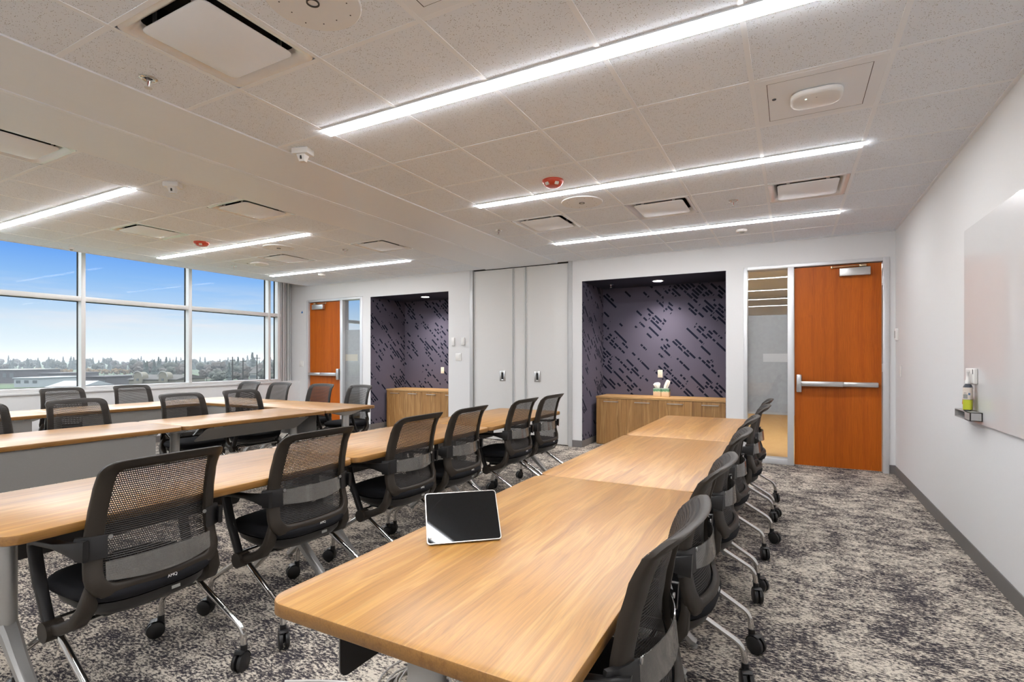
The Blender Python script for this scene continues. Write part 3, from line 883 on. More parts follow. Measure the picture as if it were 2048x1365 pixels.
# fill lamps added out of view to brighten the corridor
for k, (x0, x1, yy) in enumerate(((-6, -3, 10.4), (-4.6, -1.6, 9.2), (.35, 2.8, 9.0))):
    t = thing('corridor_fill_light', ('added unseen strip light over the left part of corridor', 'added unseen strip light over the middle of the corridor', 'added unseen strip light over the right part of corridor')[k], 'ceiling light', ((x0 + x1) / 2, yy, ZC))
    h = (x1 - x0) / 2
    mb = MB(); mb.box(-h, h, -.04, .04, -.012, 0); mb.build('diffuser', 'corridor_fill_strip', t, smooth=False)
    mb = MB(); mb.box(-h - .02, h + .02, -.05, -.04, -.014, 0); mb.box(-h - .02, h + .02, .04, .05, -.014, 0); mb.build('housing', 'white_metal', t, smooth=False)

# ------------------------------------------------------------------ chairs (facing +x, z up, origin on the floor under the seat)
PROF = [(.40, -.150), (.44, -.178), (.48, -.190), (.52, -.188), (.57, -.174), (.62, -.163), (.68, -.163), (.76, -.174), (.84, -.193), (.89, -.212), (.925, -.236), (.95, -.262), (.99, -.29)]
def sm(t): t = max(0.0, min(1.0, t)); return t * t * (3 - 2 * t)
def f0(z):
    for (za, fa), (zb, fb) in zip(PROF, PROF[1:]):
        if z <= zb:
            t = max(0, (z - za) / (zb - za)); t = t * t * (3 - 2 * t) * .5 + t * .5
            return fa + (fb - fa) * t
    return PROF[-1][1]
def surf(y, z, off=0.0):
    zz = z - .012 * (1 - min(1, (y / .24) ** 2)) * max(0, (z - .75) / .2)
    fl = sm((z - .885) / .06) * (abs(y) / .24) ** 3
    return Vector((f0(z) + .95 * y * y - .014 * fl + off, y * (1 + .03 * fl), z + .010 * (1 - min(1, (y / .24) ** 2)) * max(0, (z - .75) / .2)))
def outline(zb, zt, wb, wt, rb, rt, nside=14, nedge=10, narc=6):
    """counter-clockwise (y, z): bottom edge, right side, top edge, left side"""
    def hw(z): return wb + (wt - wb) * (z - zb) / (zt - zb)
    pts = []
    for k in range(nedge): pts.append((-(wb - rb) + 2 * (wb - rb) * k / nedge, zb))
    for k in range(narc): a = R(-90 + 90 * k / narc); pts.append((hw(zb + rb) - rb + rb * math.cos(a), zb + rb + rb * math.sin(a)))
    for k in range(nside): z = zb + rb + (zt - rt - zb - rb) * k / nside; pts.append((hw(z), z))
    for k in range(narc): a = R(90 * k / narc); pts.append((hw(zt - rt) - rt + rt * math.cos(a), zt - rt + rt * math.sin(a)))
    for k in range(nedge): pts.append(((wt - rt) - 2 * (wt - rt) * k / nedge, zt))
    for k in range(narc): a = R(90 + 90 * k / narc); pts.append((-(hw(zt - rt) - rt) + rt * math.cos(a), zt - rt + rt * math.sin(a)))
    for k in range(nside): z = zt - rt - (zt - rt - zb - rb) * k / nside; pts.append((-hw(z), z))
    for k in range(narc): a = R(180 + 90 * k / narc); pts.append((-(hw(zb + rb) - rb) + rb * math.cos(a), zb + rb + rb * math.sin(a)))
    return pts
OUTER = outline(.448, .945, .248, .217, .085, .042)
INNER = outline(.506, .908, .194, .168, .040, .026)
def lerp2(a, b, t): return (a[0] + (b[0] - a[0]) * t, a[1] + (b[1] - a[1]) * t)

def make_chair():
    t = thing('mesh_chair', 'black mesh chair', 'chair')
    # moulded back frame with the two side arms that carry the seat
    mb = MB()
    rings = []
    for off, tt in ((-.010, .06), (-.0135, .25), (-.0135, .75), (-.010, .94), (-.004, 1.0), (.010, .97), (.010, .03), (-.004, 0.0)):
        rings.append([surf(*lerp2(a, b, tt), off) for a, b in zip(OUTER, INNER)])
    n = len(OUTER)
    vr = [[mb.bm.verts.new(p) for p in r] for r in rings]
    for a, b in zip(vr, vr[1:] + vr[:1]):
        for i in range(n):
            j = (i + 1) % n; mb.bm.faces.new((a[i], a[j], b[j], b[i]))
    for s in (-1, 1):
        mb.sweep([(-.118, s * .212, .540), (-.126, s * .220, .480), (-.118, s * .230, .425), (-.085, s * .240, .380), (-.020, s * .250, .350), (.045, s * .256, .335)],
                 [.02, .050, .056, .054, .048, .044], [.012, .030, .040, .044, .042, .040])
        mb.cyl((.050, s * .232, .332), (.050, s * .288, .332), .036, 22)
        mb.box(.02, .08, s * .24, s * .282, .315, .36, .01)
    back = mb.build('backrest', 'chair_plastic', t, angle=45)
    # mesh fabric over the front of the frame
    me_b = MB(); K = 13
    ringv = []
    ctr = (0.0, .695)
    uvmap = {}
    for k in range(K):
        s = 1.0 - k / K
        row = []
        for p in OUTER:
            q = lerp2(ctr, p, s * (.985 if k == 0 else .985))
            v = me_b.bm.verts.new(surf(q[0], q[1], .0165 if k else .006)); uvmap[v] = q; row.append(v)
        ringv.append(row)
    vc = me_b.bm.verts.new(surf(ctr[0], ctr[1], .0165)); uvmap[vc] = ctr
    for a, b in zip(ringv, ringv[1:]):
        for i in range(n):
            j = (i + 1) % n; me_b.bm.faces.new((a[i], a[j], b[j], b[i]))
    for i in range(n): me_b.bm.faces.new((ringv[-1][i], ringv[-1][(i + 1) % n], vc))
    uvl = me_b.bm.loops.layers.uv.new('UVMap')
    for f in me_b.bm.faces:
        for l in f.loops: l[uvl].uv = uvmap[l.vert]
    mesh_o = me_b.build('mesh_panel', 'chair_mesh_fabric', back, angle=80)
    # clear lumbar strip
    mb = MB(); NL = 18
    lo, hi, lo2, hi2 = [], [], [], []
    for k in range(NL + 1):
        y = -.19 + .38 * k / NL; e = 1 - (y / .19) ** 2
        z0, z1 = .607 - .012 * e, .672 + .004 * e
        lo.append(surf(y, z0, -.012 - .010 * e)); hi.append(surf(y, z1, -.010 - .010 * e))
        lo2.append(surf(y, z0, -.009 - .010 * e)); hi2.append(surf(y, z1, -.007 - .010 * e))
    vs = [[mb.bm.verts.new(p) for p in r] for r in (lo, hi, hi2, lo2)]
    for a, b in zip(vs, vs[1:] + vs[:1]):
        for i in range(NL): mb.bm.faces.new((a[i], a[i + 1], b[i + 1], b[i]))
    mb.build('lumbar_strip', 'smoky_plastic', back, angle=50)
    text_mesh('brand_lettering', 'AMQ', .016, 'letter_white', back, surf(-.015, .470, -.0150) , (R(90 - 6), 0, R(-90)))
    mb = MB()
    for s in (-1, 1): p = surf(s * .172, .672, -.0145); mb.lathe([(0, 0), (.007, 0), (.008, -.004)], (p.x - .002, p.y, p.z), 12, axis='x')
    mb.build('screw', 'satin_steel', back)
    # seat
    mb = MB()
    def sq(sx, sy, z, cx=.035, e=3.2, droop=0.0):
        out = []
        for k in range(40):
            a = 2 * math.pi * k / 40
            ca, sa = math.cos(a), math.sin(a)
            xx = sx * abs(ca) ** (2 / e) * (1 if ca >= 0 else -1); yy = sy * abs(sa) ** (2 / e) * (1 if sa >= 0 else -1)
            out.append(Vector((cx + xx, yy, z - droop * max(0, xx / .23) ** 3 - .010 * (1 - (yy / .25) ** 2) * 0)))
        return out
    mb.loft([sq(.19, .19, .430), sq(.215, .215, .434, droop=.006), sq(.234, .236, .446, droop=.010), sq(.240, .242, .462, droop=.013), sq(.236, .238, .478, droop=.014), sq(.222, .224, .489, droop=.013), sq(.19, .19, .495, droop=.010), sq(.10, .10, .497), sq(.01, .01, .497)])
    seat = mb.build('seat', 'seat_fabric', t, angle=60)
    mb = MB()
    mb.loft([sq(.10, .13, .372, .0), sq(.16, .19, .380, .01), sq(.20, .212, .405, .025), sq(.212, .220, .432, .03)])
    mb.box(-.07, .10, -.15, .15, .352, .376, .008)
    mb.build('seat_pan', 'black_plastic', t, angle=50)
    mb = MB(); mb.box(-.192, -.1895, -.050, -.018, .416, .428); mb.build('seat_tag', 'label_grey', t, smooth=False)
    # armrests
    for s in (-1, 1):
        mb = MB()
        path = [(-.150, s * .246, .640), (-.115, s * .258, .642), (-.06, s * .264, .646)] + [tuple(p) for p in fillet([(-.01, s * .266, .648), (.165, s * .268, .640), (.125, s * .266, .50), (.055, s * .262, .335)], .035, 5)]
        N = len(path)
        wd = [.018, .022, .032] + [.042] * (N - 5) + [.038, .034]
        th = [.076, .060, .038] + [.020] * (N - 5) + [.024, .028]
        mb.sweep(path, wd, th)
        ring = []
        for z in (.600, .606, .676, .682):
            q = .002 if z in (.600, .682) else 0.0
            ring.append([surf(s * yy, z, o) for yy, o in ((.184 + q, -.0115), (.180 + q, -.019 + q), (.215, -.021 + q), (.250, -.019 + q), (.262 - q, -.008), (.256 - q, .004))])
        mb.loft(ring)
        mb.build('armrest', 'black_plastic', t, angle=45)
    # chrome crossbar and four castor legs
    mb = MB(); mb.tube([(-.005, -.24, .338), (-.005, .24, .338)], .011, 12); mb.tube([(.10, -.24, .345), (.10, .24, .345)], .009, 12)
    mb.build('crossbar', 'chrome', t)
    for s in (-1, 1):
        for fr in (0, 1):
            mb = MB()
            if fr: path = fillet([(.075, s * .252, .322), (.300, s * .262, .180), (.308, s * .262, .088)], .09, 8)
            else: path = fillet([(.015, s * .252, .322), (-.262, s * .268, .165), (-.270, s * .268, .088)], .09, 8)
            mb.tube(path, .0125, 14)
            lg = mb.build('leg', 'chrome', t, angle=60)
            e = path[-1]
            ang = random.choice((0.4, 1.1, 1.9, 2.6))
            mb = MB()
            mb.cyl((0, 0, .050), (0, 0, .082), .012, 12)
            off = Vector((.018, 0, 0))
            for k in (-1, 1):
                mb.lathe([(.0, .019), (.026, .019), (.0305, .016), (.0315, .010), (.0305, .005), (.0, .004)] if k > 0 else [(.0, -.004), (.0305, -.005), (.0315, -.010), (.0305, -.016), (.026, -.019), (.0, -.019)], (.018, 0, .0318), 22, axis='y')
            mb.box(-.012, .022, -.0035, .0035, .020, .066, .002)
            mb.lathe([(.0335, -.021), (.0345, -.004), (.0345, .004), (.0335, .021)], (.018, 0, .034), 22, False, False, axis='y') if False else None
            # hood over the wheels
            hood = []
            for yy in (-.016, .016):
                hood.append([Vector((.018 + .034 * math.cos(R(a)), yy, .034 + .034 * math.sin(R(a)))) for a in range(60, 200, 20)])
            mb.loft(hood, False, False, False)
            c = mb.build('caster', 'black_plastic', lg, angle=40)
            c.location = (e.x, e.y, 0); c.rotation_euler = (0, 0, ang); c.scale = (1.22, 1.22, 1.22)
    return t
CH0 = make_chair()
first = [True]
def chair(x, yy, rz, label, group):
    o = CH0 if first[0] else dup(CH0)
    first[0] = False
    o.location = (x, yy, 0); o.rotation_euler = (0, 0, rz)
    o['label'] = label; o['group'] = group
    return o
PI = math.pi
GR, GM, GU, GW, GC = 'chairs along the right-hand table row', 'chairs along the middle table row', 'chairs inside the window-side tables', 'chairs along the windows', 'chairs at the far end of the window-side tables'
rl = ['mesh chair nearest the camera at the right-hand table row, back cut by picture edge', 'second mesh chair from the camera along the right-hand table row', 'third mesh chair from the camera along the right-hand table row',
      'fourth mesh chair from the camera along the right-hand table row', 'fifth mesh chair from the camera along the right-hand table row', 'farthest mesh chair of right-hand row, in front of the glass sidelight']
for k, (yy, dx, a) in enumerate(((1.265, 0, .0), (1.992, 0, .0), (2.82, 0.0, .02), (3.52, .0, -.02), (4.40, .035, .02), (5.08, .035, .0))):
    chair(-.43 + dx, yy, PI + a, rl[k], GR)
ml = ['mesh chair nearest the camera in middle row, grey strip slipped to bottom of its back', 'second mesh chair from the left along the middle table row', 'third mesh chair from the left along middle row, behind the tablet',
      'fourth mesh chair from the left along the middle table row', 'fifth mesh chair from the left along the middle table row', 'farthest mesh chair of the middle row, in front of grey folding doors']
for k, (yy, dx, a) in enumerate(((1.13, 0, .03), (1.87, 0, -.02), (2.68, -.0, .0), (3.28, .0, .02), (4.19, .0, .0), (4.80, .0, -.02))):
    c = chair(-2.30 + dx, yy, PI + a, ml[k], GM)
    if k == 0: c_low = c
ul = ['mesh chair at the left picture edge behind window-side front table', 'large mesh chair back above the left front window-side table', 'middle mesh chair behind the table nearer the ceiling band, window side', 'right mesh chair inside the window-side tables near the corner table']
for k, (x, yy, a) in enumerate(((-5.34, 1.55, 0), (-5.33, 2.22, -.03), (-5.33, 3.12, .02), (-5.35, 3.79, 0))):
    chair(x, yy, a, ul[k], GU)
wl = ['left mesh chair directly below the window mullion', 'mesh chair by the window with the beige building above it']
for k, (x, yy, a) in enumerate(((-7.62, 3.00, 0), (-7.62, 3.76, 0))): chair(x, yy, a, wl[k], GW)
cl_ = ['mesh chair at far table end nearest the windows', 'mesh chair at far table in front of grey ribbed panel', 'mesh chair at far table in front of the cherry door', 'mesh chair at far table in front of the glass sidelight']
for k, (x, yy, a) in enumerate(((-7.40, 5.02, .03), (-6.70, 5.02, 0), (-5.83, 5.02, .03), (-5.13, 5.02, -.12))): chair(x, yy, -PI / 2 + a, cl_[k], GC)
# the nearest chair's strip has slid down to the bottom of the mesh
for b in c_low.children:
    if b.name.startswith('backrest'):
        for k in b.children:
            if k.name.startswith('lumbar'):
                k.location = (-.022, 0, -.085)

# ------------------------------------------------------------------ tables (length along x, origin on the floor)
def make_table():
    t = thing('training_table', 'oak table', 'table')
    L, D, H = 1.520 / 2, .762 / 2, .735
    def rr(i, z): return [Vector((p[0], p[1], z)) for p in rrect(-L + i, L - i, -D + i, D - i, .055, 8)]
    mb = MB()
    mb.mi = 1; mb.loft([rr(.004, H - .034), rr(.0, H - .030), rr(.0, H - .004), rr(.0012, H - .0012)], True, True, False)
    mb.mi = 0; mb.loft([rr(.0012, H - .0012), rr(.003, H)], True, False, True)
    mb.build('tabletop', ['oak_laminate', 'oak_edge'], t, angle=50)
    for s in (-1, 1):
        x = s * (L - .13)
        mb = MB()
        # oval column
        mb.lathe([(.040, .27), (.042, .275), (.042, .66), (.040, .67)], (x, 0, 0), 28, sx=.8, sy=1.15)
        mb.loft([[Vector((x + sx * .055, sy * .19, .680)) for sx, sy in ((1, 1), (-1, 1), (-1, -1), (1, -1))], [Vector((x + sx * .055, sy * .24, .700)) for sx, sy in ((1, 1), (-1, 1), (-1, -1), (1, -1))]])
        mb.loft([[Vector((x + sx * .04, sy * .05, .645)) for sx, sy in ((1, 1), (-1, 1), (-1, -1), (1, -1))], [Vector((x + sx * .055, sy * .19, .682)) for sx, sy in ((1, 1), (-1, 1), (-1, -1), (1, -1))]])
        lg = mb.build('leg', 'table_metal', t, angle=40)
        for q in (-1, 1):
            mb = MB()
            pth = [(x, q * .012, .315), (x, q * .05, .285), (x, q * .11, .225), (x, q * .325, .030), (x, q * .345, .022)]
            rings = []
            for i, p in enumerate(pth):
                p = Vector(p); a = Vector(pth[max(i - 1, 0)]); b = Vector(pth[min(i + 1, len(pth) - 1)])
                tg = (b - a).normalized(); nr = Vector((0, -tg.z, tg.y)); sd = Vector((1, 0, 0))
                hw = (.030, .028, .025, .020, .018)[i]; ht = (.030, .028, .022, .016, .013)[i]
                rings.append([p + sd * (hw * c1) + nr * (ht * c2) for c1, c2 in ((1, .6), (.6, 1), (-.6, 1), (-1, .6), (-1, -.6), (-.6, -1), (.6, -1), (1, -.6))])
            mb.loft(rings)
            mb.cyl((x, q * .335, .012), (x, q * .335, 0), .016, 14)
            mb.build('foot', 'table_metal', lg, angle=40)
    mb = MB(); mb.box(-L + .2, L - .2, -.02, .02, .655, .695, .004); mb.box(-L + .2, L - .2, .10, .13, .67, .70, .003)
    mb.build('crossbeam', 'table_metal', t)
    # hanging modesty panel, hinged under the +y edge
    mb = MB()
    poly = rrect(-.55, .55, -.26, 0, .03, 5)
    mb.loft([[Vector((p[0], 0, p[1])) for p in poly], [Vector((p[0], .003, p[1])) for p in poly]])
    mb.mi = 1; mb.loft([[Vector((p[0], -.003, p[1])) for p in poly], [Vector((p[0], 0, p[1])) for p in poly]])  # inner face coloured dark to stand in for shade under the tabletop
    mp = mb.build('modesty_panel', ['modesty_grey', 'modesty_shaded'], t, angle=30)
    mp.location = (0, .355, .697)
    mb = MB(); 
    for xx in (-.45, .45): mb.cyl((xx - .04, 0, -.003), (xx + .04, 0, -.003), .007, 10)
    mb.build('hinge', 'table_metal', mp)
    return t
T0 = make_table(); tfirst = [True]
def table(x, yy, rz, label, group, tilt=0.0):
    o = T0 if tfirst[0] else dup(T0)
    tfirst[0] = False
    o.location = (x, yy, 0); o.rotation_euler = (0, 0, rz); o['label'] = label; o['group'] = group
    for c in o.children:
        if c.name.startswith('modesty'): c.rotation_euler = (tilt, 0, 0)
    return o
# +y of the table maps to -x of the room when turned by 90 degrees
g1, g2, g3, g4, g5 = 'right-hand table row', 'middle table row', 'window-side front table row', 'table row along the windows', 'far cross tables'
for k, l in enumerate(('oak table nearest the camera with the tablet standing on it', 'second oak table of right-hand row, between two table seams', 'farthest oak table of right-hand row, before the low cabinet')):
    table(-.7225, .811 + .762 + 1.5235 * k - .0, PI / 2, l, g1)
for k, l in enumerate(('middle-row oak table at the left picture edge, white with window glare', 'second oak table of the middle row behind the tablet chairs', 'farthest oak table of the middle row before the grey folding doors')):
    table(-2.585, .69 + .76 + 1.5235 * k, PI / 2, l, g2)
table(-4.87, 1.035 + .76, -PI / 2, 'window-side table at left picture edge with tall grey front panel', g3)
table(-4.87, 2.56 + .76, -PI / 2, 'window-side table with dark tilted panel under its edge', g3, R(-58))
table(-7.09, 1.03 + .76, -PI / 2, 'table along the windows at the left picture edge', g4)
table(-7.09, 2.555 + .76, -PI / 2, 'table along the windows behind the inner mesh chairs', g4)
table(-5.245, 4.47, PI, 'right oak table of the far cross row, pointing at left recess', g5)
table(-6.770, 4.47, PI, 'left oak table of the far cross row, next to windows', g5)

# ------------------------------------------------------------------ tablet on the near table
tb = Vector((-.975, 1.274, .7408)); tb2 = Vector((-.801, 1.429, .7408))
mid = (tb + tb2) / 2; dd = (tb2 - tb).normalized()
t = thing('tablet', 'tablet with black screen propped up on the nearest oak table', 'tablet', mid, math.atan2(dd.y, dd.x))
W2, HH, TL = .1165, .166, R(39)
rot = Matrix.Rotation(-TL, 4, 'X')
mb = MB()
def slab(mb, hw, h0, h1, y0, y1, r):
    pol = rrect(-hw, hw, h0, h1, r, 6)
    mb.loft([[rot @ Vector((p[0], y0, p[1])) for p in pol], [rot @ Vector((p[0], y1, p[1])) for p in pol]])
slab(mb, W2, .0, HH, -.0, .009, .010)
bd = mb.build('body', 'tablet_metal', t, angle=40)
mb = MB(); slab(mb, W2 - .003, .003, HH - .003, -.0008, .0005, .008); mb.build('screen', 'screen_glass', t, angle=40)
mb = MB(); slab(mb, .0022, .0, .0, 0, 0, .001) if False else None
c = rot @ Vector((-W2 + .012, -.0012, .017)); mb.box(c.x - .002, c.x + .002, c.y - .0006, c.y + .0002, c.z - .0025, c.z + .0025)
mb.build('key_mark', 'letter_white', t, smooth=False)
mb = MB()
a = rot @ Vector((0, .009, .115)); b = Vector((0, a.y + .06, -.005))
mb.loft([[Vector((s * .08, p.y + o, p.z)) for s, o in ((-1, 0), (1, 0), (1, .003), (-1, .003))] for p in (a, b)])
mb.build('kickstand', 'tablet_metal', t)

# ------------------------------------------------------------------ cable coils on the carpet under the near table
def coil(name, cx, cy, r, turns, mat, label, seed, sx=1.0):
    rnd = random.Random(seed); mb = MB(); pts = []
    n = turns * 20
    ph = rnd.random() * 6
    for i in range(n):
        a = 2 * math.pi * i / 20 + ph
        rr_ = r * (1 + .16 * math.sin(a * .37 + ph) + .06 * math.sin(a * 1.7))
        pts.append((cx + math.cos(a) * rr_ * sx + .03 * math.sin(i * .05), cy + math.sin(a) * rr_ + .03 * math.cos(i * .043), .006 + .022 * (i / n) + .006 * math.sin(a * 2.3)))
    mb.tube(pts, .0042, 7)
    return tag(mb.build(name, mat, angle=80), label, 'cable')
coil('power_cord', -1.27, 1.66, .15, 8, 'cable_grey', 'coiled grey power cord on the carpet below the nearest table', 3)
mb = MB(); mb.tube(fillet([(-1.80, 1.42, .005), (-1.66, 1.50, .005), (-1.50, 1.56, .005), (-1.46, 1.40, .005), (-1.15, 1.22, .005), (-.62, 1.20, .005)], .12, 6), .0045, 8)
tag(mb.build('network_cable', 'cable_white', angle=80), 'single white cable lying on the carpet beside the coiled cord', 'cable')

# ------------------------------------------------------------------ low cabinets in the recesses
def cabinet(x0, x1, y0, nd, label):
    y1 = NB - .012; H = .735
    t = thing('low_cabinet', label, 'cabinet', (x0, y0, 0))
    Wd, Dp = x1 - x0, y1 - y0
    mb = MB(); mb.box(0, Wd, .022, Dp, .0, H - .03); mb.build('carcass', 'cabinet_oak', t, smooth=False)
    mb = MB(); mb.box(-.004, Wd + .002, -.006, Dp, H - .03, H, .0015); mb.build('countertop', 'cabinet_top_oak', t, smooth=False)
    dw = Wd / nd
    for k in range(nd):
        mb = MB(); mb.box(k * dw + .0018, (k + 1) * dw - .0018, .0, .020, .012, H - .036, .0012)
        d = mb.build('door', 'cabinet_oak', t, smooth=False)
        mb = MB(); cx = (k + .5) * dw; hl = dw * .235
        mb.box(cx - hl, cx + hl, -.030, -.021, H - .082, H - .072, .002); mb.box(cx - hl, cx - hl + .01, -.03, .0, H - .082, H - .072); mb.box(cx + hl - .01, cx + hl, -.03, .0, H - .082, H - .072)
        mb.build('handle', 'satin_steel', d, smooth=False)
    return t
cabinet(-2.632, -.750, 7.655, 4, 'low oak cabinet with four doors in the right recess')
cabinet(-6.79, -5.101, 7.62, 4, 'low brownish oak cabinet in the left recess')

def tissue_box(x, yy, rz, label, kind):
    t = thing('tissue_box', label, 'tissue box', (x, yy, .7355), rz, group='tissue boxes on the right cabinet')
    mb = MB(); mb.box(-.056, .056, -.056, .056, 0, .125, .003); mb.build('box', 'tissue_box_print', t)
    mb = MB()
    rings = []
    if kind == 0: prof = [(.020, .012, .118, 0, 0), (.040, .018, .150, -.008, 0), (.052, .020, .180, -.012, .004), (.040, .014, .200, -.004, .006), (.010, .004, .208, .008, .004)]
    else: prof = [(.024, .012, .118, -.006, 0), (.034, .014, .160, .010, 0), (.036, .016, .205, .026, .004), (.030, .010, .235, .036, .006), (.012, .003, .252, .022, .004)]
    for a, b, z, ox, oy in prof:
        rings.append([Vector((ox + a * math.cos(k * PI / 10) * (1 + .12 * math.sin(3 * k)), oy + b * math.sin(k * PI / 10) * (1 + .3 * math.cos(5 * k)), z + .006 * math.sin(k * 1.3 + z * 40))) for k in range(20)])
    mb.loft(rings, True, False, True)
    mb.build('tissue', 'tissue_white', t, angle=30)
tissue_box(-1.775, 7.98, .02, 'left of two green printed tissue boxes on the right cabinet', 0)
tissue_box(-1.655, 7.98, .0, 'right of two green printed tissue boxes, its tissue standing taller', 1)

def outlet(x, yy, z, label):
    t = thing('wall_outlet', label, 'outlet', (x, yy, z), group='ivory outlets in the recesses')
    mb = MB(); mb.box(-.037, .037, -.006, -.0005, -.06, .06, .003); mb.build('plate', 'ivory_plastic', t)
    for s in (-1, 1):
        mb = MB(); mb.lathe([(.0, -.0078), (.016, -.0075), (.017, -.006)], (0, 0, s * .022), 18, axis='y')
        for v in mb.bm.verts: v.co.y = -abs(v.co.y)
        r = mb.build('receptacle', 'ivory_plastic', t)
        mb = MB(); mb.box(-.007, -.005, -.0083, -.007, s * .022 - .002, s * .022 + .007); mb.box(.005, .007, -.0083, -.007, s * .022 - .002, s * .022 + .007)
        mb.build('slot', 'dark_void', r, smooth=False)
outlet(-1.785, NB, 1.073, 'ivory wall outlet above the tissue boxes in right recess')
outlet(-5.905, NB, 1.084, 'ivory wall outlet above the cabinet in left recess')

# ------------------------------------------------------------------ small wall things
def wall_plate(name, x, z, w_, h_, d_, label, cat, rock=True):
    t = thing(name, label, cat, (x, YB, z))
    mb = MB(); mb.box(-w_ / 2, w_ / 2, -d_, -.0004, -h_ / 2, h_ / 2, .003); mb.build('plate', 'white_plastic', t)
    if rock:
        mb = MB(); mb.box(-w_ * .32, w_ * .32, -d_ - .003, -d_ + .001, -h_ * .33, h_ * .33, .002); mb.build('rocker', 'white_plastic', t)
wall_plate('light_switch', -4.885, 1.335, .115, .125, .008, 'square white switch below two sensors right of the left recess', 'switch')
wall_plate('wall_sensor', -4.985, 1.592, .055, .135, .028, 'left white wall sensor right of the left recess', 'sensor', False)
wall_plate('wall_sensor', -4.785, 1.592, .060, .13, .030, 'right white wall sensor beside the grey folding doors', 'sensor')
wall_plate('light_switch', -8.68, 1.204, .115, .12, .008, 'white switch plate between windows and the far left door', 'switch')
mb = MB()
mb.loft([[Vector((-8.66 + p[0], YB - .0005 - q, 2.245 + p[1])) for p in ((-.028, -.025), (.028, -.025), (.004, .028))] for q in (0, .002)])
tag(mb.build('wall_sticker', 'sticker_blue', smooth=False), 'tiny blue triangle on the wall left of the far door', 'sticker')
def side_plate(name, yy, z, w_, h_, d_, label, cat):
    t = thing(name, label, cat, (XR, yy, z))
    mb = MB(); mb.box(-d_, -.0004, -w_ / 2, w_ / 2, -h_ / 2, h_ / 2, .003); mb.build('plate', 'white_plastic', t)
    mb = MB(); mb.box(-d_ - .003, -d_ + .001, -w_ * .3, w_ * .3, -h_ * .3, h_ * .3, .001); mb.build('rocker' if 'switch' in name else 'display', 'white_plastic' if 'switch' in name else 'label_grey', t)
side_plate('light_switch', 6.90, 1.172, .075, .125, .008, 'white light switch on right wall beside the cherry door', 'switch')
side_plate('thermostat', 7.08, 1.575, .065, .13, .028, 'small white thermostat high on right wall by the door corner', 'thermostat')

# ------------------------------------------------------------------ glass board, tray, bottle
t = thing('glass_whiteboard', 'large white glass writing board on the right wall', 'whiteboard', (XR, 3.29, 0))
mb = MB(); pol = rrect(-1.215, 1.215, .905, 2.160, .012, 4)
mb.loft([[Vector((-.014 - q, p[0], p[1])) for p in pol] for q in (0, .006)])
mb.build('glass', 'board_glass', t, angle=30)
mb = MB()
for yy in (-1.13, 1.13):
    for z in (.98, 2.09): mb.cyl((-.0141, yy, z), (-.0005, yy, z), .012, 12)
mb.build('standoff', 'satin_steel', t)
t = thing('marker_tray', 'grey hollow marker tray on the lower corner of glass board', 'tray', (XR - .0205, 4.28, .925))
mb = MB()
mb.box(-.062, 0, -.165, .165, .048, .054, .001); mb.box(-.062, 0, -.165, .165, 0, .006, .001)
mb.box(-.006, 0, -.165, .165, 0, .054); mb.box(-.062, 0, -.165, -.159, 0, .054, .001); mb.box(-.062, 0, .159, .165, 0, .054, .001)
mb.box(-.062, -.055, -.165, -.06, 0, .054, .001)
mb.build('body', 'tray_grey', t, smooth=False)
t = thing('spray_bottle', 'green and cream spray bottle standing on the marker tray', 'bottle', (XR - .060, 4.25, .9793), -.35)
mb = MB()
def sqr(a, b, z, e=4):
    out = []
    for k in range(28):
        q = 2 * PI * k / 28; ca, sa = math.cos(q), math.sin(q)
        out.append(Vector((a * abs(ca) ** (2 / e) * (1 if ca >= 0 else -1), b * abs(sa) ** (2 / e) * (1 if sa >= 0 else -1), z)))
    return out
mb.loft([sqr(.018, .034, 0), sqr(.0215, .038, .006), sqr(.0215, .038, .150), sqr(.017, .028, .162), sqr(.011, .012, .170)])
mb.build('bottle', 'bottle_dark', t, angle=40)
for nm, z0, z1, mt in (('lower_label', .008, .070, 'label_green'), ('upper_label', .072, .147, 'label_cream')):
    mb = MB(); mb.loft([sqr(.0222, .0388, z0), sqr(.0222, .0388, z1)], True, False, False); lb = mb.build(nm, mt, t, angle=40)
    if nm[0] == 'u':
        mb = MB(); mb.box(-.017, .004, -.0400, -.0385, .078, .104); mb.build('print_block', 'label_grey', lb, smooth=False)
        mb = MB(); mb.box(.007, .017, -.0400, -.0385, .100, .113); mb.build('print_block', 'label_blue', lb, smooth=False)
        mb = MB(); mb.lathe([(.004, 0), (.006, 0), (.006, -.0006), (.004, -.0006)], (-.008, -.0396, .111), 16, False, False, axis='y'); mb.build('print_ring', 'label_grey', lb)
mb = MB(); mb.lathe([(.0135, .168), (.0135, .190), (.0085, .196), (.007, .232), (.0095, .236), (.0095, .246), (.0, .248)], n=20)
mb.build('spray_cap', 'white_plastic', t, angle=40)
t = thing('marker_pack', 'small red and white pack leaning behind the spray bottle', 'packet', (XR - .045, 4.36, .9793))
mb = MB(); r_ = Matrix.Rotation(R(18), 4, 'X')
mb.box(-.012, .012, -.032, .032, .004, .096, .001, 1, None)
for v in mb.bm.verts: v.co = r_ @ v.co
zmin = min(v.co.z for v in mb.bm.verts)
for v in mb.bm.verts: v.co.z -= zmin
mb.build('pack', 'white_plastic', t, smooth=False)
mb = MB(); mb.box(-.0128, .0128, -.022, .0328, .020, .078)
for v in mb.bm.verts: v.co = r_ @ v.co; v.co.z -= zmin
mb.build('red_label', 'pack_red', t, smooth=False)
t = thing('board_eraser', 'white magnetic holder on the glass board behind the bottle', 'holder', (XR - .0205, 4.30, 1.15))
mb = MB(); mb.box(-.020, 0, -.09, .09, -.002, .095, .006, 3); mb.build('body', 'white_plastic', t)
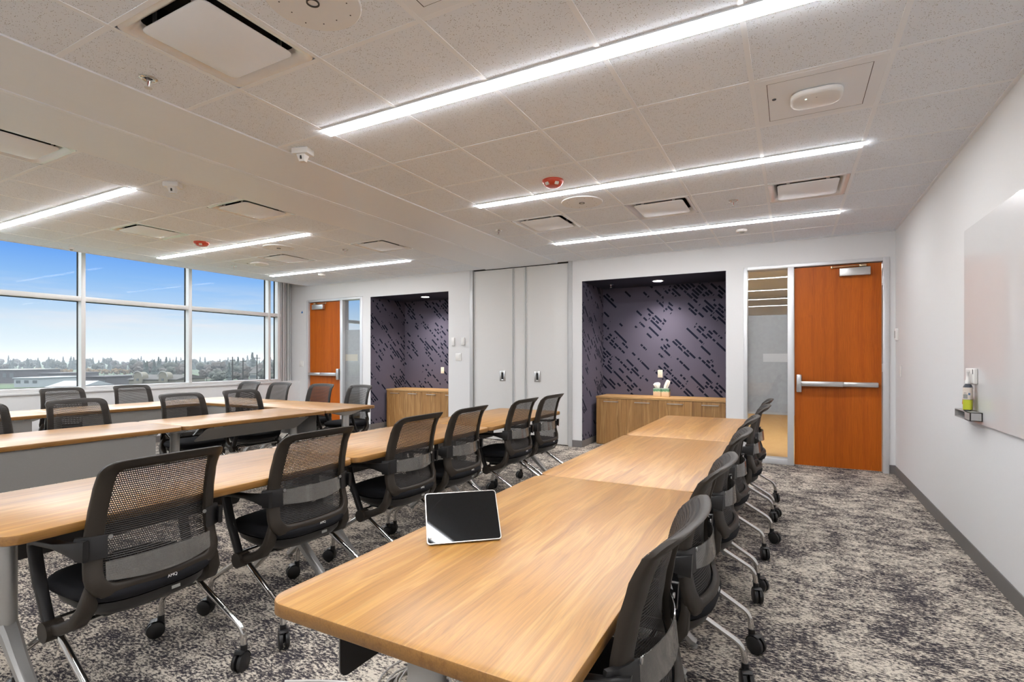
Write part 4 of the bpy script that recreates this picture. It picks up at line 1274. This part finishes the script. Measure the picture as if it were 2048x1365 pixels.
mb = MB(); mb.box(-.016, -.004, -.0908, -.0902, .060, .085); mb.build('print', 'white_plastic', t, smooth=False)
mb = MB(); mb.box(-.0208, -.0198, -.075, -.065, .060, .090); mb.build('slot', 'dark_void', t, smooth=False)

# ------------------------------------------------------------------ outdoors, seen through the windows
GZ = -10.5
mb = MB(); mb.box(-2500, -16, -1200, 2200, GZ - 1, GZ)
tag(mb.build('ground_outside', 'outdoor_ground', smooth=False), 'green and brown flat land beyond the windows', 'ground', None, 'structure')
m, nt, out = newmat('haze')
vs_ = nt.n('ShaderNodeVolumeScatter', i_Density=0.00030); vs_.inputs['Color'].default_value = (.86, .92, 1, 1)
nt.t.links.new(vs_.outputs[0], out.inputs['Volume'])
mb = MB(); mb.box(-1800, -60, -1000, 1800, GZ + .05, 9)
tag(mb.build('haze', 'haze', smooth=False), 'thin pale haze lying over the land beyond the windows', 'haze', None, 'structure')
def far(u, fwd):
    """ground point seen at bearing u (photo pixels) and forward distance"""
    a = (u - 1024) / FPX
    s, c = math.sin(YAW), math.cos(YAW)
    return Vector(((a * c - s) * fwd, (a * s + c) * fwd, GZ))
def conifer():
    t = thing('conifer_tree', 'tree', 'tree')
    rnd = random.Random(5); mb = MB(); n = 12
    for k in range(6):
        z0 = .8 + k * 1.75; r = 2.6 * (1 - k / 6.6)
        mb.lathe([(r * .35, z0), (r, z0 - .35), (r * .55, z0 + 1.0), (.12, z0 + 2.5)], (rnd.uniform(-.15, .15), rnd.uniform(-.15, .15), 0), n)
    for v in mb.bm.verts: v.co += Vector((rnd.uniform(-.25, .25), rnd.uniform(-.25, .25), rnd.uniform(-.2, .2)))
    mb.build('foliage', 'leaf_conifer', t, angle=20)
    mb = MB(); mb.cyl((0, 0, 0), (0, 0, 2), .28, 8); mb.build('trunk', 'trunk_bark', t)
    return t
def broad(mat, seed, nm):
    t = thing(nm, 'tree', 'tree')
    rnd = random.Random(seed); mb = MB()
    for k in range(9):
        c = Vector((rnd.uniform(-2.2, 2.2), rnd.uniform(-2.2, 2.2), rnd.uniform(2.6, 6.6))); r = rnd.uniform(1.2, 2.1)
        b2 = bmesh.new(); bmesh.ops.create_icosphere(b2, subdivisions=2, radius=r)
        for v in b2.verts: v.co *= rnd.uniform(.8, 1.2)
        mb.add(b2, Matrix.Translation(c))
    mb.build('foliage', mat, t, angle=15)
    mb = MB(); mb.cyl((0, 0, 0), (0, 0, 3.2), .3, 8, .2); mb.build('trunk', 'trunk_bark', t)
    return t
protos = {'c': conifer(), 'o': broad('leaf_olive', 2, 'olive_tree'), 'b': broad('leaf_brown', 3, 'bare_brown_tree'), 'r': broad('leaf_orange', 4, 'autumn_tree')}
used = set()
def tree(kind, u, fwd, s, label, group):
    o = protos[kind]
    if kind in used: o = dup(o)
    used.add(kind)
    o.location = far(u, fwd); o.scale = (s * random.uniform(.85, 1.2), s * random.uniform(.85, 1.2), s); o.rotation_euler = (0, 0, random.uniform(0, 6))
    o['label'] = label; o['group'] = group
rnd = random.Random(11)
PUT = [(far(411, 305), 26), (far(506, 265), 22), (far(238, 228), 60), (far(310, 178), 40)]
LBL = {'c': 'dark conifer of the hazy far treeline beyond the windows', 'o': 'rounded olive green tree of the hazy far treeline beyond the windows', 'b': 'brown bare tree of the far treeline beyond windows'}
def clear(u, fw, dmin):
    p = far(u, fw)
    if any((p - q).length < (dmin + e) / 2 for q, e in PUT): return False
    PUT.append((p, dmin)); return True
for i in range(230):
    k = rnd.choice('ccccoob')
    for tries in range(30):
        u = -420 + 1000 * (i + rnd.uniform(-1, 2)) / 230; fw = rnd.uniform(410, 640)
        if clear(u, fw, 8.5 if k == 'c' else 13): break
    else: continue
    tree(k, u, fw, rnd.uniform(.7, 1.0) * (fw / 480) * (1.0 if k == 'c' else 1.2), LBL[k], 'trees of the far treeline, ' + {'c': 'conifers', 'o': 'green', 'b': 'brown'}[k])
MID = {'c': 'dark conifer among the nearer brown trees beyond the windows', 'o': 'olive tree among nearer brown trees beyond the windows', 'b': 'brown leafless tree of the nearer grove beyond the windows'}
for i in range(54):
    k = rnd.choice('bbboc' if i < 26 else 'boboc')
    for tries in range(40):
        u = rnd.uniform(272, 362) if i < 26 else rnd.uniform(392, 556); fw = rnd.uniform(225, 380)
        if clear(u, fw, 7 if k == 'c' else 10.5): break
    else: continue
    tree(k, u, fw, rnd.uniform(.75, 1.12) * (fw / 290), MID[k], 'nearer trees beyond the windows, ' + {'c': 'conifers', 'o': 'green', 'b': 'brown'}[k])
for i, u in enumerate((26, 36, 46, 57, 66, 76, 84, 108, 116, 128, 138, 178, 186, 196, 208, 216, 228, 240, 252, 262)):
    tree('r', u, 372 + (9 if i % 2 else -9), .60 * rnd.uniform(.8, 1.1), 'orange autumn tree in the row along the green field', 'orange trees along the field')
def building(name, u0, u1, fwd, depth, h, mat, rmat, label, cat='building', gable=False, wins=0):
    a, b = far(u0, fwd), far(u1, fwd)
    d = (b - a); L = d.length; d.normalize(); nrm = Vector((-d.y, d.x, 0))
    if nrm.dot(a) < 0: nrm = -nrm
    t = thing(name, label, cat, (a + b) / 2, math.atan2(d.y, d.x))
    mb = MB(); sy = 1 if (Matrix.Rotation(math.atan2(d.y, d.x), 3, 'Z') @ Vector((0, 1, 0))).dot(nrm) > 0 else -1
    y0, y1 = sorted((0, sy * depth))
    mb.box(-L / 2, L / 2, y0, y1, 0, h); mb.build('wall', mat, t, smooth=False)
    mb = MB()
    if gable: mb.loft([[Vector((-L / 2 - .5, y0 - .5, h)), Vector((-L / 2 - .5, y1 + .5, h)), Vector((-L / 2 - .5, (y0 + y1) / 2, h + gable))], [Vector((L / 2 + .5, y0 - .5, h)), Vector((L / 2 + .5, y1 + .5, h)), Vector((L / 2 + .5, (y0 + y1) / 2, h + gable))]])
    else: mb.box(-L / 2 - .4, L / 2 + .4, y0 - .4, y1 + .4, h, h + .35)
    mb.build('roof', rmat, t, smooth=False)
    fy = y0 if sy > 0 else y1
    for k in range(wins):
        cx = -L / 2 + L * (k + .5) / wins
        mb = MB(); mb.box(cx - .9, cx + .9, fy - .06, fy + .06, h * .45, h * .78); mb.build('window', 'window_dark', t, smooth=False)
    return t, L, sy, fy
building('warehouse', -70, 58, 112, 24, 3.8, 'wall_dark', 'roof_white', 'low building with broad white roof at the lower left window corner')
building('warehouse', 84, 150, 148, 16, 3.2, 'wall_dark', 'roof_white', 'white pitched roof rising left of the first window mullion', gable=2.0)
building('office_block', -40, 30, 250, 25, 6.2, 'wall_dark', 'pale_trim', 'dark low block at the left picture edge beyond windows', wins=5)
building('shed', 28, 78, 215, 22, 3.6, 'roof_white', 'roof_white', 'white shed behind the broad roof beyond the left window', wins=3)
building('office_block', 78, 120, 255, 24, 4.4, 'wall_dark', 'wall_dark', 'dark grey block behind white pitched roof beyond left window', wins=4)
building('office_block', 172, 212, 190, 20, 5.0, 'wall_dark', 'wall_dark', 'dark low block right of the first window mullion', wins=3)
building('warehouse', 196, 280, 215, 26, 3.4, 'pale_trim', 'roof_white', 'long pale low warehouse left of the beige gabled building', wins=6)
t, L, sy, fy = building('gabled_building', 258, 352, 170, 16, 5.0, 'stucco_beige', 'roof_brown', 'beige building with two arched gables beyond the middle window', gable=1.4, wins=0)
for gx in (-.27, .26):
    mb = MB(); hw = L * .085
    prof = [(-hw, 0), (hw, 0), (hw, 5.9)] + [(hw * math.cos(R(a)), 5.9 + 1.5 * math.sin(R(a))) for a in range(15, 180, 15)] + [(-hw, 5.9)]
    mb.loft([[Vector((gx * L + p[0], fy - sy * 1.0, p[1])) for p in prof], [Vector((gx * L + p[0], fy + sy * 2.2, p[1])) for p in prof]])
    g_ = mb.build('gable', 'stucco_beige', t, smooth=False)
    mb = MB(); c = Vector((gx * L, fy - sy * 1.05, 5.0)); mb.box(c.x - .35, c.x + .35, c.y - .08, c.y + .08, c.z - .35, c.z + .35); mb.build('vent', 'window_dark', g_, smooth=False)
    mb = MB()
    arch = [Vector((gx * L + (hw + .25) * math.cos(R(a)), fy - sy * 1.1, 5.9 + 1.75 * math.sin(R(a)))) for a in range(0, 181, 12)]
    mb.tube(arch, .16, 6); mb.build('cornice', 'pale_trim', g_, smooth=False)
for k, (xa, mt) in enumerate(((-.14, 'pale_trim'), (-.02, 'window_dark'), (.10, 'pale_trim'), (.40, 'pale_trim'))):
    mb = MB(); mb.box(xa * L - .9, xa * L + .9, fy - sy * .3 - .05, fy - sy * .3 + .05, .4, 2.7); mb.build('window', mt, t, smooth=False)
building('shed', 410, 428, 150, 6, 2.6, 'roof_white', 'roof_white', 'small white shed beyond the third window bay')
building('house', 398, 424, 300, 10, 3.2, 'stucco_beige', 'roof_brown', 'brown roofed house among the trees beyond third window', gable=2.2, wins=2)
building('house', 500, 512, 260, 9, 4.5, 'pale_trim', 'roof_brown', 'pale house among the trees near the utility poles', gable=2.4, wins=2)
for u, top, l in ((465, 714, 'left of three utility poles beyond the window bay nearest the wall'), (486, 716, 'middle of three utility poles beyond the window bay nearest the wall'), (514, 710, 'right of three utility poles beyond the window bay nearest the wall')):
    p = far(u, 165); t = thing('utility_pole', l, 'utility pole', p, group='utility poles')
    hgt = 1.307 - GZ + (717.8 - top) * 165 / FPX
    mb = MB(); mb.cyl((0, 0, 0), (0, 0, hgt), .26, 8, .16); mb.build('pole', 'pole_wood', t)
    mb = MB(); mb.box(-.08, .08, -1.1, 1.1, hgt - 1.2, hgt - 1.0); mb.build('crossarm', 'pole_wood', t, smooth=False)
